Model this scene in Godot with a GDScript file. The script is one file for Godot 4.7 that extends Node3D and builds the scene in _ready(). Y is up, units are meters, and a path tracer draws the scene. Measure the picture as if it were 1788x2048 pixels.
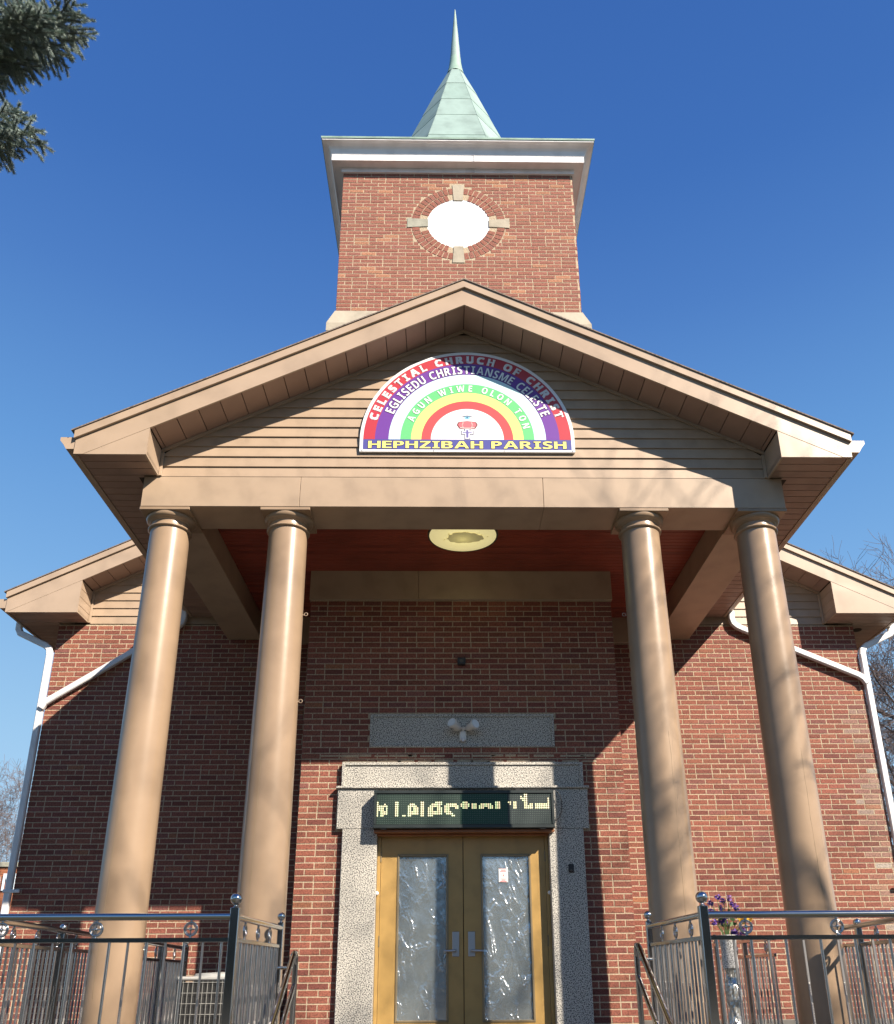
extends Node3D
# A brick church with a columned portico, seen from the foot of its steps. Metres; y = 0 is the eye height of the viewer.

const GROUND := -1.62
const FLOOR := -0.65
const ZB := -2.102     # face of the entrance wall
const ZW := -3.577     # face of the wing walls
const ZT := -2.16      # face of the tower
const CH := 0.0672     # brick course
const BL := 0.2145     # brick length with joint
const JT := 0.0115      # joint

# ------------------------------------------------------------------ mesh builder
class MB:
	var v := PackedVector3Array()
	var n := PackedVector3Array()
	var c := PackedColorArray()
	var col := Color.WHITE

	func t3(a: Vector3, b: Vector3, d: Vector3, na: Vector3, nb: Vector3, nd: Vector3) -> void:
		v.append(a); v.append(d); v.append(b)
		n.append(na); n.append(nd); n.append(nb)
		c.append(col); c.append(col); c.append(col)

	func tri(a: Vector3, b: Vector3, d: Vector3) -> void:   # counter-clockwise seen from outside
		var q := (b - a).cross(d - a)
		if q.length_squared() < 1e-16:
			return
		q = q.normalized()
		t3(a, b, d, q, q, q)

	func quad(a: Vector3, b: Vector3, d: Vector3, e: Vector3) -> void:
		tri(a, b, d)
		tri(a, d, e)

	func box(lo: Vector3, hi: Vector3, ch := 0.0) -> void:
		obox(Transform3D(Basis(), (lo + hi) / 2.0), (hi - lo) / 2.0, ch)

	func obox(t: Transform3D, h: Vector3, ch := 0.0) -> void:
		h = h.abs()
		ch = minf(ch, minf(h.x, minf(h.y, h.z)) * 0.9)
		var ax := [Vector3.RIGHT, Vector3.UP, Vector3.BACK]
		for k in 3:
			for s in [-1.0, 1.0]:
				var nn: Vector3 = ax[k] * s
				var uu: Vector3 = ax[(k + 1) % 3]
				var vv: Vector3 = ax[(k + 2) % 3] * s
				var o: Vector3 = nn * h[k]
				var a: Vector3 = uu * (h[(k + 1) % 3] - ch)
				var b: Vector3 = vv * (h[(k + 2) % 3] - ch)
				quad(t * (o - a - b), t * (o + a - b), t * (o + a + b), t * (o - a + b))
		if ch <= 0.0:
			return
		for k in 3:
			var i := (k + 1) % 3
			var j := (k + 2) % 3
			for si in [-1.0, 1.0]:
				for sj in [-1.0, 1.0]:
					var l: Vector3 = ax[k] * (h[k] - ch)
					var p1: Vector3 = ax[i] * si * h[i] + ax[j] * sj * (h[j] - ch)
					var p2: Vector3 = ax[i] * si * (h[i] - ch) + ax[j] * sj * h[j]
					_edge(t, p1, p2, l)
		for sx in [-1.0, 1.0]:
			for sy in [-1.0, 1.0]:
				for sz in [-1.0, 1.0]:
					var a := Vector3(sx * h.x, sy * (h.y - ch), sz * (h.z - ch))
					var b := Vector3(sx * (h.x - ch), sy * h.y, sz * (h.z - ch))
					var d := Vector3(sx * (h.x - ch), sy * (h.y - ch), sz * h.z)
					if sx * sy * sz > 0.0:
						tri(t * a, t * b, t * d)
					else:
						tri(t * a, t * d, t * b)

	func _edge(t: Transform3D, p1: Vector3, p2: Vector3, l: Vector3) -> void:
		var out := (p1 + p2) / 2.0
		var q := (p2 - p1).cross(l)
		if q.dot(out) > 0.0:
			quad(t * (p1 - l), t * (p2 - l), t * (p2 + l), t * (p1 + l))
		else:
			quad(t * (p2 - l), t * (p1 - l), t * (p1 + l), t * (p2 + l))

	func prism(poly: PackedVector2Array, z0: float, z1: float) -> void:   # polygon in x, y pushed along z
		if Geometry2D.is_polygon_clockwise(poly):
			poly = poly.duplicate()
			poly.reverse()
		var ix := Geometry2D.triangulate_polygon(poly)
		for i in range(0, ix.size(), 3):
			var a := poly[ix[i]]
			var b := poly[ix[i + 1]]
			var d := poly[ix[i + 2]]
			if (b - a).cross(d - a) < 0.0:
				var w := b
				b = d
				d = w
			tri(Vector3(a.x, a.y, z1), Vector3(b.x, b.y, z1), Vector3(d.x, d.y, z1))
			tri(Vector3(a.x, a.y, z0), Vector3(d.x, d.y, z0), Vector3(b.x, b.y, z0))
		for i in poly.size():
			var a := poly[i]
			var b := poly[(i + 1) % poly.size()]
			quad(Vector3(a.x, a.y, z1), Vector3(a.x, a.y, z0), Vector3(b.x, b.y, z0), Vector3(b.x, b.y, z1))

	func tube(pts: Array, rad: Array, sides := 8, caps := true) -> void:
		var m := pts.size()
		var rings := []
		var ref := Vector3.UP
		for i in m:
			var d: Vector3 = (pts[mini(i + 1, m - 1)] - pts[maxi(i - 1, 0)]).normalized()
			if i == 0 and absf(d.dot(ref)) > 0.9:
				ref = Vector3.RIGHT
			var u := (ref - d * ref.dot(d)).normalized()
			ref = u
			var w := d.cross(u)
			var ring := []
			for k in sides:
				var a := TAU * k / sides
				ring.append(u * cos(a) + w * sin(a))
			rings.append(ring)
		for i in m - 1:
			for k in sides:
				var k2 := (k + 1) % sides
				var n0: Vector3 = rings[i][k]
				var n1: Vector3 = rings[i][k2]
				var n2: Vector3 = rings[i + 1][k2]
				var n3: Vector3 = rings[i + 1][k]
				var a: Vector3 = pts[i] + n0 * rad[i]
				var b: Vector3 = pts[i] + n1 * rad[i]
				var d: Vector3 = pts[i + 1] + n2 * rad[i + 1]
				var e: Vector3 = pts[i + 1] + n3 * rad[i + 1]
				t3(a, b, d, n0, n1, n2)
				t3(a, d, e, n0, n2, n3)
		if caps:
			for k in sides:
				var k2 := (k + 1) % sides
				tri(pts[0], pts[0] + rings[0][k2] * rad[0], pts[0] + rings[0][k] * rad[0])
				tri(pts[m - 1], pts[m - 1] + rings[m - 1][k] * rad[m - 1], pts[m - 1] + rings[m - 1][k2] * rad[m - 1])

	func lathe(o: Vector3, prof: Array, segs := 32, soft := false) -> void:   # profile of (radius, height) from the bottom up, about a vertical axis
		var m := prof.size()
		var nr := []
		for i in m - 1:
			var d: Vector2 = prof[i + 1] - prof[i]
			nr.append(Vector2(d.y, -d.x).normalized())
		for i in m - 1:
			var na: Vector2 = nr[i]
			var nb: Vector2 = nr[i]
			if soft:
				na = ((nr[i] + nr[maxi(i - 1, 0)]) as Vector2).normalized()
				nb = ((nr[i] + nr[mini(i + 1, m - 2)]) as Vector2).normalized()
			for k in segs:
				var a0 := TAU * k / segs
				var a1 := TAU * (k + 1) / segs
				var d0 := Vector3(cos(a0), 0, -sin(a0))
				var d1 := Vector3(cos(a1), 0, -sin(a1))
				var p0: Vector2 = prof[i]
				var p1: Vector2 = prof[i + 1]
				var a := o + d0 * p0.x + Vector3.UP * p0.y
				var b := o + d1 * p0.x + Vector3.UP * p0.y
				var d := o + d1 * p1.x + Vector3.UP * p1.y
				var e := o + d0 * p1.x + Vector3.UP * p1.y
				t3(a, b, d, d0 * na.x + Vector3.UP * na.y, d1 * na.x + Vector3.UP * na.y, d1 * nb.x + Vector3.UP * nb.y)
				t3(a, d, e, d0 * na.x + Vector3.UP * na.y, d1 * nb.x + Vector3.UP * nb.y, d0 * nb.x + Vector3.UP * nb.y)

	func ball(o: Vector3, r: float, segs := 20) -> void:
		var prof := []
		for i in segs / 2 + 1:
			var a := -PI / 2 + PI * i / (segs / 2)
			prof.append(Vector2(maxf(cos(a) * r, 0.0), sin(a) * r))
		lathe(o, prof, segs, true)

	func torus(o: Vector3, ax: Vector3, r: float, q: float, segs := 24, sides := 8) -> void:
		var u := ax.cross(Vector3.UP if absf(ax.y) < 0.9 else Vector3.RIGHT).normalized()
		var w := ax.cross(u)
		var pts := []
		var rad := []
		for i in segs + 1:
			var a := TAU * i / segs
			pts.append(o + (u * cos(a) + w * sin(a)) * r)
			rad.append(q)
		tube(pts, rad, sides, false)

	# one brick on a wall: o = lower left of its face, u along, up along, nn outwards
	func brick(o: Vector3, u: Vector3, up: Vector3, nn: Vector3, w: float, h: float, d: float, e := 0.0022) -> void:
		var a := o + u * e + up * e
		var b := o + u * (w - e) + up * e
		var f := o + u * (w - e) + up * (h - e)
		var g := o + u * e + up * (h - e)
		quad(a, b, f, g)
		var k := -nn * e
		var a2 := o + k
		var b2 := o + u * w + k
		var f2 := o + u * w + up * h + k
		var g2 := o + up * h + k
		quad(a2, b2, b, a)
		quad(b2, f2, f, b)
		quad(f2, g2, g, f)
		quad(g2, a2, a, g)
		var m := -nn * d
		quad(o + m, o + u * w + m, b2, a2)
		quad(o + u * w + m, o + u * w + up * h + m, f2, b2)
		quad(o + u * w + up * h + m, o + up * h + m, g2, f2)
		quad(o + up * h + m, o + m, a2, g2)

	func mesh() -> ArrayMesh:
		var arr := []
		arr.resize(Mesh.ARRAY_MAX)
		arr[Mesh.ARRAY_VERTEX] = v
		arr[Mesh.ARRAY_NORMAL] = n
		arr[Mesh.ARRAY_COLOR] = c
		var m := ArrayMesh.new()
		if v.size():
			m.add_surface_from_arrays(Mesh.PRIMITIVE_TRIANGLES, arr)
		return m

# ------------------------------------------------------------------ scene helpers
var M := {}
var rng := RandomNumberGenerator.new()
var taken := {}

func uniq(called: String, parent: Node) -> String:
	var key := str(parent.get_instance_id()) + "/" + called
	var k: int = taken.get(key, 0)
	taken[key] = k + 1
	return called if k == 0 else "%s_%03d" % [called, k]

func where(node: Node3D) -> Vector3:
	var p := Vector3.ZERO
	var q: Node = node
	while q != self and q is Node3D:
		p += (q as Node3D).position
		q = q.get_parent()
	return p

func thing(called: String, label: String, category: String, at: Vector3, group := "") -> Node3D:
	var o := Node3D.new()
	o.name = uniq(called, self)
	add_child(o, true)
	o.position = at
	o.set_meta("label", label)
	o.set_meta("category", category)
	if group:
		o.set_meta("group", group)
	return o

func part(called: String, b: MB, m: Material, parent: Node3D) -> MeshInstance3D:   # shape given in world coordinates
	return put(called, b.mesh(), m, parent, Vector3.ZERO)

func put(called: String, mesh: Mesh, m: Material, parent: Node3D, at: Vector3) -> MeshInstance3D:
	var o := MeshInstance3D.new()
	o.name = uniq(called, parent)
	o.mesh = mesh
	o.material_override = null
	if mesh is ArrayMesh and mesh.get_surface_count():
		o.set_surface_override_material(0, m)
	elif mesh is PrimitiveMesh:
		o.material_override = m
	parent.add_child(o, true)
	o.position = at - where(parent) if parent != self else at
	return o

func struct(called: String, b: MB, m: Material) -> MeshInstance3D:
	var o := part(called, b, m, self)
	o.set_meta("kind", "structure")
	return o

func stuff(o: Node) -> void:
	o.set_meta("kind", "stuff")

func ramp(stops: Array) -> Gradient:
	var g := Gradient.new()
	var off := PackedFloat32Array()
	var cs := PackedColorArray()
	for s in stops:
		off.append(s[0])
		cs.append(s[1])
	g.offsets = off
	g.colors = cs
	return g

func noise(freq: float, oct: int, stops: Array, size := 512, sd := 1, kind := FastNoiseLite.TYPE_SIMPLEX_SMOOTH) -> NoiseTexture2D:
	var f := FastNoiseLite.new()
	f.noise_type = kind
	f.frequency = freq
	f.fractal_octaves = oct
	f.seed = sd
	var t := NoiseTexture2D.new()
	t.width = size
	t.height = size
	t.seamless = true
	t.noise = f
	t.color_ramp = ramp(stops)
	return t

func gray(x: float) -> Color:
	return Color(x, x, x)

func mat(c: Color, rough: float, metal := 0.0, tex: Texture2D = null, scale := 1.0, bump: Texture2D = null, bh := 0.1) -> StandardMaterial3D:   # c is a linear base colour
	var m := StandardMaterial3D.new()
	m.albedo_color = c.linear_to_srgb()
	m.roughness = rough
	m.metallic = metal
	if tex or bump:
		m.uv1_triplanar = true
		m.uv1_world_triplanar = true
		m.uv1_scale = Vector3.ONE * scale
	if tex:
		m.albedo_texture = tex
	if bump:
		m.heightmap_enabled = true
		m.heightmap_texture = bump
		m.heightmap_scale = bh
	return m

func _ready() -> void:
	rng.seed = 7
	setup()
	materials()
	grounds()
	church()
	fittings()
	railings()
	extras()
	vegetation()

# ------------------------------------------------------------------ camera, sky, sun
const EXPOSURE := 2.0

func setup() -> void:
	var cam := Camera3D.new()
	cam.name = "camera"
	add_child(cam)
	var pitch := 0.3609184
	var yaw := -0.0183010
	var roll := -0.0061337
	var fx := Vector3(cos(yaw), 0, -sin(yaw))
	var fz := Vector3(-sin(yaw), 0, -cos(yaw))
	var fwd := fz * cos(pitch) + Vector3.UP * sin(pitch)
	var up := -fz * sin(pitch) + Vector3.UP * cos(pitch)
	var r := fx * cos(roll) + up * sin(roll)
	var u := up * cos(roll) - fx * sin(roll)
	cam.transform = Transform3D(Basis(r, u, -fwd), Vector3(-0.2038, 0.0, 7.3346))
	cam.projection = Camera3D.PROJECTION_FRUSTUM
	cam.near = 0.1
	cam.far = 600.0
	cam.size = 0.1 * 2048.0 / 1702.94
	cam.frustum_offset = Vector2((894.0 - 918.0) / 1702.94, (1300.03 - 1024.0) / 1702.94) * 0.1
	cam.current = true

	var we := WorldEnvironment.new()
	we.name = "environment"
	var e := Environment.new()
	e.background_mode = Environment.BG_SKY
	e.tonemap_mode = Environment.TONE_MAPPER_LINEAR
	e.tonemap_exposure = EXPOSURE
	e.sdfgi_enabled = true
	e.ssao_enabled = true
	e.ssil_enabled = true
	var sky := Sky.new()
	var pm := PanoramaSkyMaterial.new()
	pm.panorama = sky_picture()
	sky.sky_material = pm
	e.sky = sky
	we.environment = e
	add_child(we)

	var sun := DirectionalLight3D.new()
	sun.name = "sun"
	sun.light_energy = 1.6
	sun.light_color = Color(1.0, 0.945, 0.875)
	sun.light_angular_distance = 0.5
	sun.shadow_enabled = true
	add_child(sun)
	sun.look_at_from_position(Vector3(9.3, 9.86, 10.0), Vector3.ZERO)

func sky_picture() -> ImageTexture:   # clear winter air: deep blue overhead, paler towards the horizon
	var stops := [
		[0.0, Vector3(0.50, 0.72, 0.93)], [0.12, Vector3(0.44, 0.68, 0.915)], [0.25, Vector3(0.335, 0.585, 0.865)], [0.40, Vector3(0.205, 0.435, 0.785)],
		[0.52, Vector3(0.135, 0.335, 0.70)], [0.66, Vector3(0.078, 0.215, 0.565)], [0.75, Vector3(0.053, 0.165, 0.495)], [0.86, Vector3(0.043, 0.138, 0.445)], [1.0, Vector3(0.036, 0.118, 0.40)],
	]
	var h := 256
	var im := Image.create(512, h, false, Image.FORMAT_RGBF)
	for y in h:
		var s := sin((0.5 - (y + 0.5) / h) * PI)
		var k := Vector3(0.16, 0.16, 0.17)
		if s >= 0.0:
			k = stops[stops.size() - 1][1]
			for i in stops.size() - 1:
				if s <= stops[i + 1][0]:
					var f: float = (s - stops[i][0]) / (stops[i + 1][0] - stops[i][0])
					k = (stops[i][1] as Vector3).lerp(stops[i + 1][1], f)
					break
		k /= EXPOSURE
		for x in 512:
			im.set_pixel(x, y, Color(k.x, k.y, k.z))
	return ImageTexture.create_from_image(im)

# ------------------------------------------------------------------ materials
func materials() -> void:
	var soft := noise(0.006, 4, [[0.0, gray(0.90)], [0.5, gray(0.97)], [1.0, gray(1.0)]], 512, 3)
	var fine := noise(0.03, 4, [[0.0, gray(0.0)], [1.0, gray(1.0)]], 512, 4)
	var bricky := noise(0.02, 5, [[0.0, gray(0.55)], [0.35, gray(0.85)], [0.7, gray(1.0)], [1.0, gray(0.9)]], 512, 5)
	var streak := noise(0.004, 5, [[0.0, gray(0.80)], [0.4, gray(0.94)], [0.7, gray(1.0)], [1.0, gray(0.92)]], 512, 6)
	M.brick = mat(Color(1, 1, 1), 0.85, 0.0, bricky, 4.0, fine, 0.25)
	M.brick.vertex_color_use_as_albedo = true
	M.mortar = mat(Color(0.54, 0.435, 0.305), 0.95, 0.0, bricky, 5.0, fine, 0.3)
	M.trim = mat(Color(0.42, 0.315, 0.222), 0.36, 0.0, soft, 0.7, fine, 0.02)
	M.fascia = mat(Color(0.445, 0.337, 0.245), 0.30, 0.0, soft, 0.5, noise(0.004, 2, [[0.0, gray(0.0)], [1.0, gray(1.0)]], 256, 8), 0.6)
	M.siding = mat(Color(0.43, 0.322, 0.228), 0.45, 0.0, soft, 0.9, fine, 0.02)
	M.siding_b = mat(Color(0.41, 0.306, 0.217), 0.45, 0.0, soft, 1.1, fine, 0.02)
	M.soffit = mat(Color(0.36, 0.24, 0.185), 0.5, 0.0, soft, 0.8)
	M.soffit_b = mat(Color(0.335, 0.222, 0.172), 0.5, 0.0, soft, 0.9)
	M.column = mat(Color(0.34, 0.24, 0.157), 0.30, 0.0, streak, 0.5, fine, 0.05)
	M.ceiling = mat(Color(0.30, 0.055, 0.030), 0.45, 0.0, streak, 0.6)
	M.ceiling_b = mat(Color(0.26, 0.046, 0.026), 0.45, 0.0, streak, 0.7)
	M.gap = mat(Color(0.05, 0.035, 0.025), 0.9)
	M.shingle = mat(Color(0.22, 0.175, 0.15), 0.95, 0.0, bricky, 3.0)
	M.white = mat(Color(0.88, 0.88, 0.89), 0.4, 0.0, soft, 0.8)
	M.white_metal = mat(Color(0.74, 0.74, 0.75), 0.35, 0.0, soft, 0.6)
	M.disc = mat(Color(0.86, 0.86, 0.86), 0.5)
	M.stone = mat(Color(0.41, 0.365, 0.285), 0.85, 0.0, streak, 1.2, fine, 0.15)
	M.stone_b = mat(Color(0.35, 0.345, 0.28), 0.85, 0.0, streak, 1.7, fine, 0.15)
	var speck := noise(0.055, 3, [[0.0, Color(0.28, 0.28, 0.29)], [0.33, Color(0.34, 0.34, 0.35)], [0.41, Color(0.72, 0.71, 0.69)], [0.5, Color(0.88, 0.87, 0.84)], [1.0, Color(0.96, 0.95, 0.92)]], 1024, 9)
	M.granite = mat(Color(0.74, 0.73, 0.70), 0.6, 0.0, speck, 1.12, fine, 0.05)
	M.copper = mat(Color(0.285, 0.395, 0.365), 0.6, 0.0, streak, 0.8, fine, 0.03)
	M.copper_b = mat(Color(0.265, 0.38, 0.345), 0.6, 0.0, streak, 1.1, fine, 0.03)
	M.copper_dark = mat(Color(0.29, 0.43, 0.36), 0.65, 0.0, streak, 2.0)
	M.seam = mat(Color(0.10, 0.16, 0.15), 0.7)
	M.door = mat(Color(0.45, 0.285, 0.095), 0.38, 0.0, soft, 1.0)
	M.header = mat(Color(0.30, 0.115, 0.045), 0.4, 0.0, soft, 1.0)
	M.bead = mat(Color(0.24, 0.19, 0.115), 0.4, 0.3)
	M.foil = mat(Color(0.43, 0.465, 0.50), 0.24, 1.0)
	M.glass = StandardMaterial3D.new()
	M.glass.transparency = BaseMaterial3D.TRANSPARENCY_ALPHA
	M.glass.albedo_color = Color(0.9, 0.95, 0.95, 0.06)
	M.glass.roughness = 0.03
	M.steel = mat(Color(0.50, 0.495, 0.49), 0.11, 1.0)
	M.steel_b = mat(Color(0.42, 0.42, 0.42), 0.16, 1.0)
	M.steel_c = mat(Color(0.60, 0.59, 0.58), 0.24, 1.0)
	M.steel_d = mat(Color(0.34, 0.33, 0.32), 0.45, 1.0)
	M.satin = mat(Color(0.45, 0.45, 0.48), 0.35, 0.9)
	M.black = mat(Color(0.018, 0.018, 0.02), 0.5)
	M.led_case = mat(Color(0.022, 0.030, 0.030), 0.45)
	M.led_back = [mat(Color(0.014, 0.034, 0.026), 0.55), mat(Color(0.010, 0.058, 0.030), 0.5), mat(Color(0.018, 0.028, 0.03), 0.55)]
	M.led_off = mat(Color(0.11, 0.16, 0.13), 0.3)
	M.opal = mat(Color(0.86, 0.84, 0.56), 0.3)
	M.opal.emission_enabled = true
	M.opal.emission = Color(1.0, 0.93, 0.66)
	M.opal.emission_energy_multiplier = 0.26
	M.dirt = mat(Color(0.80, 0.75, 0.50), 0.9)
	M.rim = mat(Color(0.07, 0.06, 0.045), 0.5)
	M.cast = mat(Color(0.72, 0.70, 0.66), 0.4)
	M.lens = mat(Color(0.74, 0.80, 0.84), 0.15)
	M.concrete = mat(Color(0.15, 0.142, 0.132), 0.9, 0.0, streak, 0.4, fine, 0.2)
	M.pavement = mat(Color(0.13, 0.125, 0.118), 0.9, 0.0, streak, 0.15, fine, 0.2)
	M.grass = mat(Color(0.06, 0.06, 0.032), 0.95, 0.0, bricky, 0.3, fine, 1.0)
	M.asphalt = mat(Color(0.05, 0.05, 0.052), 0.9, 0.0, bricky, 0.8)
	M.evergreen = mat(Color(0.035, 0.045, 0.025), 0.95, 0.0, bricky, 0.6)
	M.bark = mat(Color(0.13, 0.10, 0.085), 0.9, 0.0, bricky, 2.0)
	M.twig = mat(Color(0.15, 0.115, 0.105), 0.9)
	M.needle = mat(Color(1, 1, 1), 0.6)
	M.needle.vertex_color_use_as_albedo = true
	M.needle.albedo_color = Color(0.9, 0.93, 0.92)

func ink(c: Color) -> StandardMaterial3D:
	return mat(c, 0.35)

# ------------------------------------------------------------------ ground, terrace
func grounds() -> void:
	var b := MB.new()
	b.quad(Vector3(-400, GROUND, 400), Vector3(400, GROUND, 400), Vector3(400, GROUND, -400), Vector3(-400, GROUND, -400))
	struct("ground", b, M.grass)
	b = MB.new()
	b.box(Vector3(-1.9, GROUND - 0.1, 1.75), Vector3(1.9, GROUND + 0.02, 7.6), 0.01)
	struct("path", b, M.pavement)
	b = MB.new()
	b.box(Vector3(-60, GROUND - 0.1, 7.605), Vector3(60, GROUND + 0.02, 9.2), 0.01)
	struct("pavement", b, M.pavement)
	b = MB.new()
	b.box(Vector3(-200, GROUND - 0.2, 14.5), Vector3(200, GROUND + 0.005, 22.5))
	struct("road", b, M.asphalt)
	b = MB.new()
	b.box(Vector3(-5.6, GROUND - 0.1, -3.56), Vector3(-1.5, FLOOR, 1.72), 0.01)
	b.box(Vector3(1.5, GROUND - 0.1, -3.56), Vector3(5.6, FLOOR, 1.72), 0.01)
	b.box(Vector3(-1.497, GROUND - 0.1, -3.56), Vector3(1.497, FLOOR - 0.003, 0.12), 0.01)
	struct("terrace", b, M.concrete)
	for k in 5:
		b = MB.new()
		var y := FLOOR - 0.162 * (k + 1)
		b.box(Vector3(-1.497, GROUND - 0.1, 0.123 + 0.28 * k), Vector3(1.497, y, 0.12 + 0.28 * (k + 1)), 0.012)
		struct("step", b, M.concrete)

# ------------------------------------------------------------------ church
var building: Node3D
var rest_bricks := MB.new()
var wall_noise := FastNoiseLite.new()

func tone(stain := 0.0) -> Color:
	var q := rng.randf()
	var c := Color(0.295, 0.098, 0.066)
	if q < 0.12:
		c = Color(0.235, 0.075, 0.056)
	elif q < 0.22:
		c = Color(0.33, 0.120, 0.076)
	elif q < 0.23:
		c = Color(0.37, 0.150, 0.080)
	elif q < 0.32:
		c = Color(0.28, 0.105, 0.083)
	c *= rng.randf_range(0.76, 1.04)
	if stain > 0.0:
		c = c.lerp(Color(0.38, 0.30, 0.25), stain)
	return c

# rows of bricks on a wall: o the lower left corner of the face, u along, w x h its size; y_head the height of a course that mixes headers; cuts(y) gives the spans of u to leave out
func brick_rows(o: Vector3, u: Vector3, w: float, h: float, y_head: float, cuts, sink: Array, stain = null) -> void:
	var nn := u.cross(Vector3.UP)
	var k0 := int(ceil((o.y - y_head) / CH - 0.5))
	var k1 := int(floor((o.y + h - y_head) / CH + 0.5))
	for k in range(k0, k1 + 1):
		var y0 := maxf(y_head + (k - 0.5) * CH + JT / 2, o.y)
		var y1 := minf(y_head + (k + 0.5) * CH - JT / 2, o.y + h)
		if y1 - y0 < 0.02:
			continue
		var spans := []
		var x := 0.0
		var i := 0
		var head := posmod(k, 6) == 0
		if head:
			x = -0.107
			i = posmod(k / 6, 2)
		elif posmod(k, 2) == 0:
			x = -BL / 2
		x += rng.randf_range(-0.004, 0.004)
		while x < w:
			var l := BL - JT
			if head and i % 2 == 1:
				l = BL / 2 - JT
			spans.append([x, x + l])
			x += l + JT
			i += 1
		var holes: Array = cuts.call((y0 + y1) / 2.0) if cuts != null else []
		for s in spans:
			var a: float = maxf(s[0], 0.0)
			var b: float = minf(s[1], w)
			var bits := [[a, b]]
			for q in holes:
				var more := []
				for t in bits:
					if q[1] <= t[0] or q[0] >= t[1]:
						more.append(t)
						continue
					if q[0] - t[0] > 0.03:
						more.append([t[0], q[0]])
					if t[1] - q[1] > 0.03:
						more.append([q[1], t[1]])
				bits = more
			for t in bits:
				if t[1] - t[0] < 0.025:
					continue
				var st := 0.0
				if stain != null:
					st = stain.call(t[0], y0)
				sink.append({"o": o + u * t[0] + Vector3.UP * (y0 - o.y) + nn * rng.randf_range(-0.002, 0.0015), "u": u, "n": nn, "w": t[1] - t[0], "h": y1 - y0, "c": tone(st) * (1.0 + 0.16 * wall_noise.get_noise_2d((o + u * t[0]).x * 9.0 + (o + u * t[0]).z * 9.0, y0 * 14.0))})

func lay(bricks: Array) -> void:
	for q in bricks:
		rest_bricks.col = q.c
		rest_bricks.brick(q.o, q.u, Vector3.UP, q.n, q.w, q.h, 0.012)

func box_part(called: String, lo: Vector3, hi: Vector3, m: Material, parent: Node3D, ch := 0.004) -> MeshInstance3D:
	var b := MB.new()
	b.box(lo, hi, ch)
	return part(called, b, m, parent)

func church() -> void:
	wall_noise.seed = 14
	wall_noise.frequency = 0.06
	building = thing("church", "red brick church with tan columned portico, square tower and pale green spire", "church", Vector3(0, GROUND, ZB))
	entrance_wall()
	wings()
	tower()
	spire()
	portico()
	gable(6.714, 3.715, 0.397, 0.0, 4.603, 3.035, -4.6, 0.0, 4.605, 3.175, "portico")
	gable(7.824, 6.05, -3.177, ZW, 4.507, 5.10, -16.0, 0.0, 4.50, 5.497, "nave")
	drains()
	doors()
	var o := part("brickwork", rest_bricks, M.brick, building)
	stuff(o)

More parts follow.
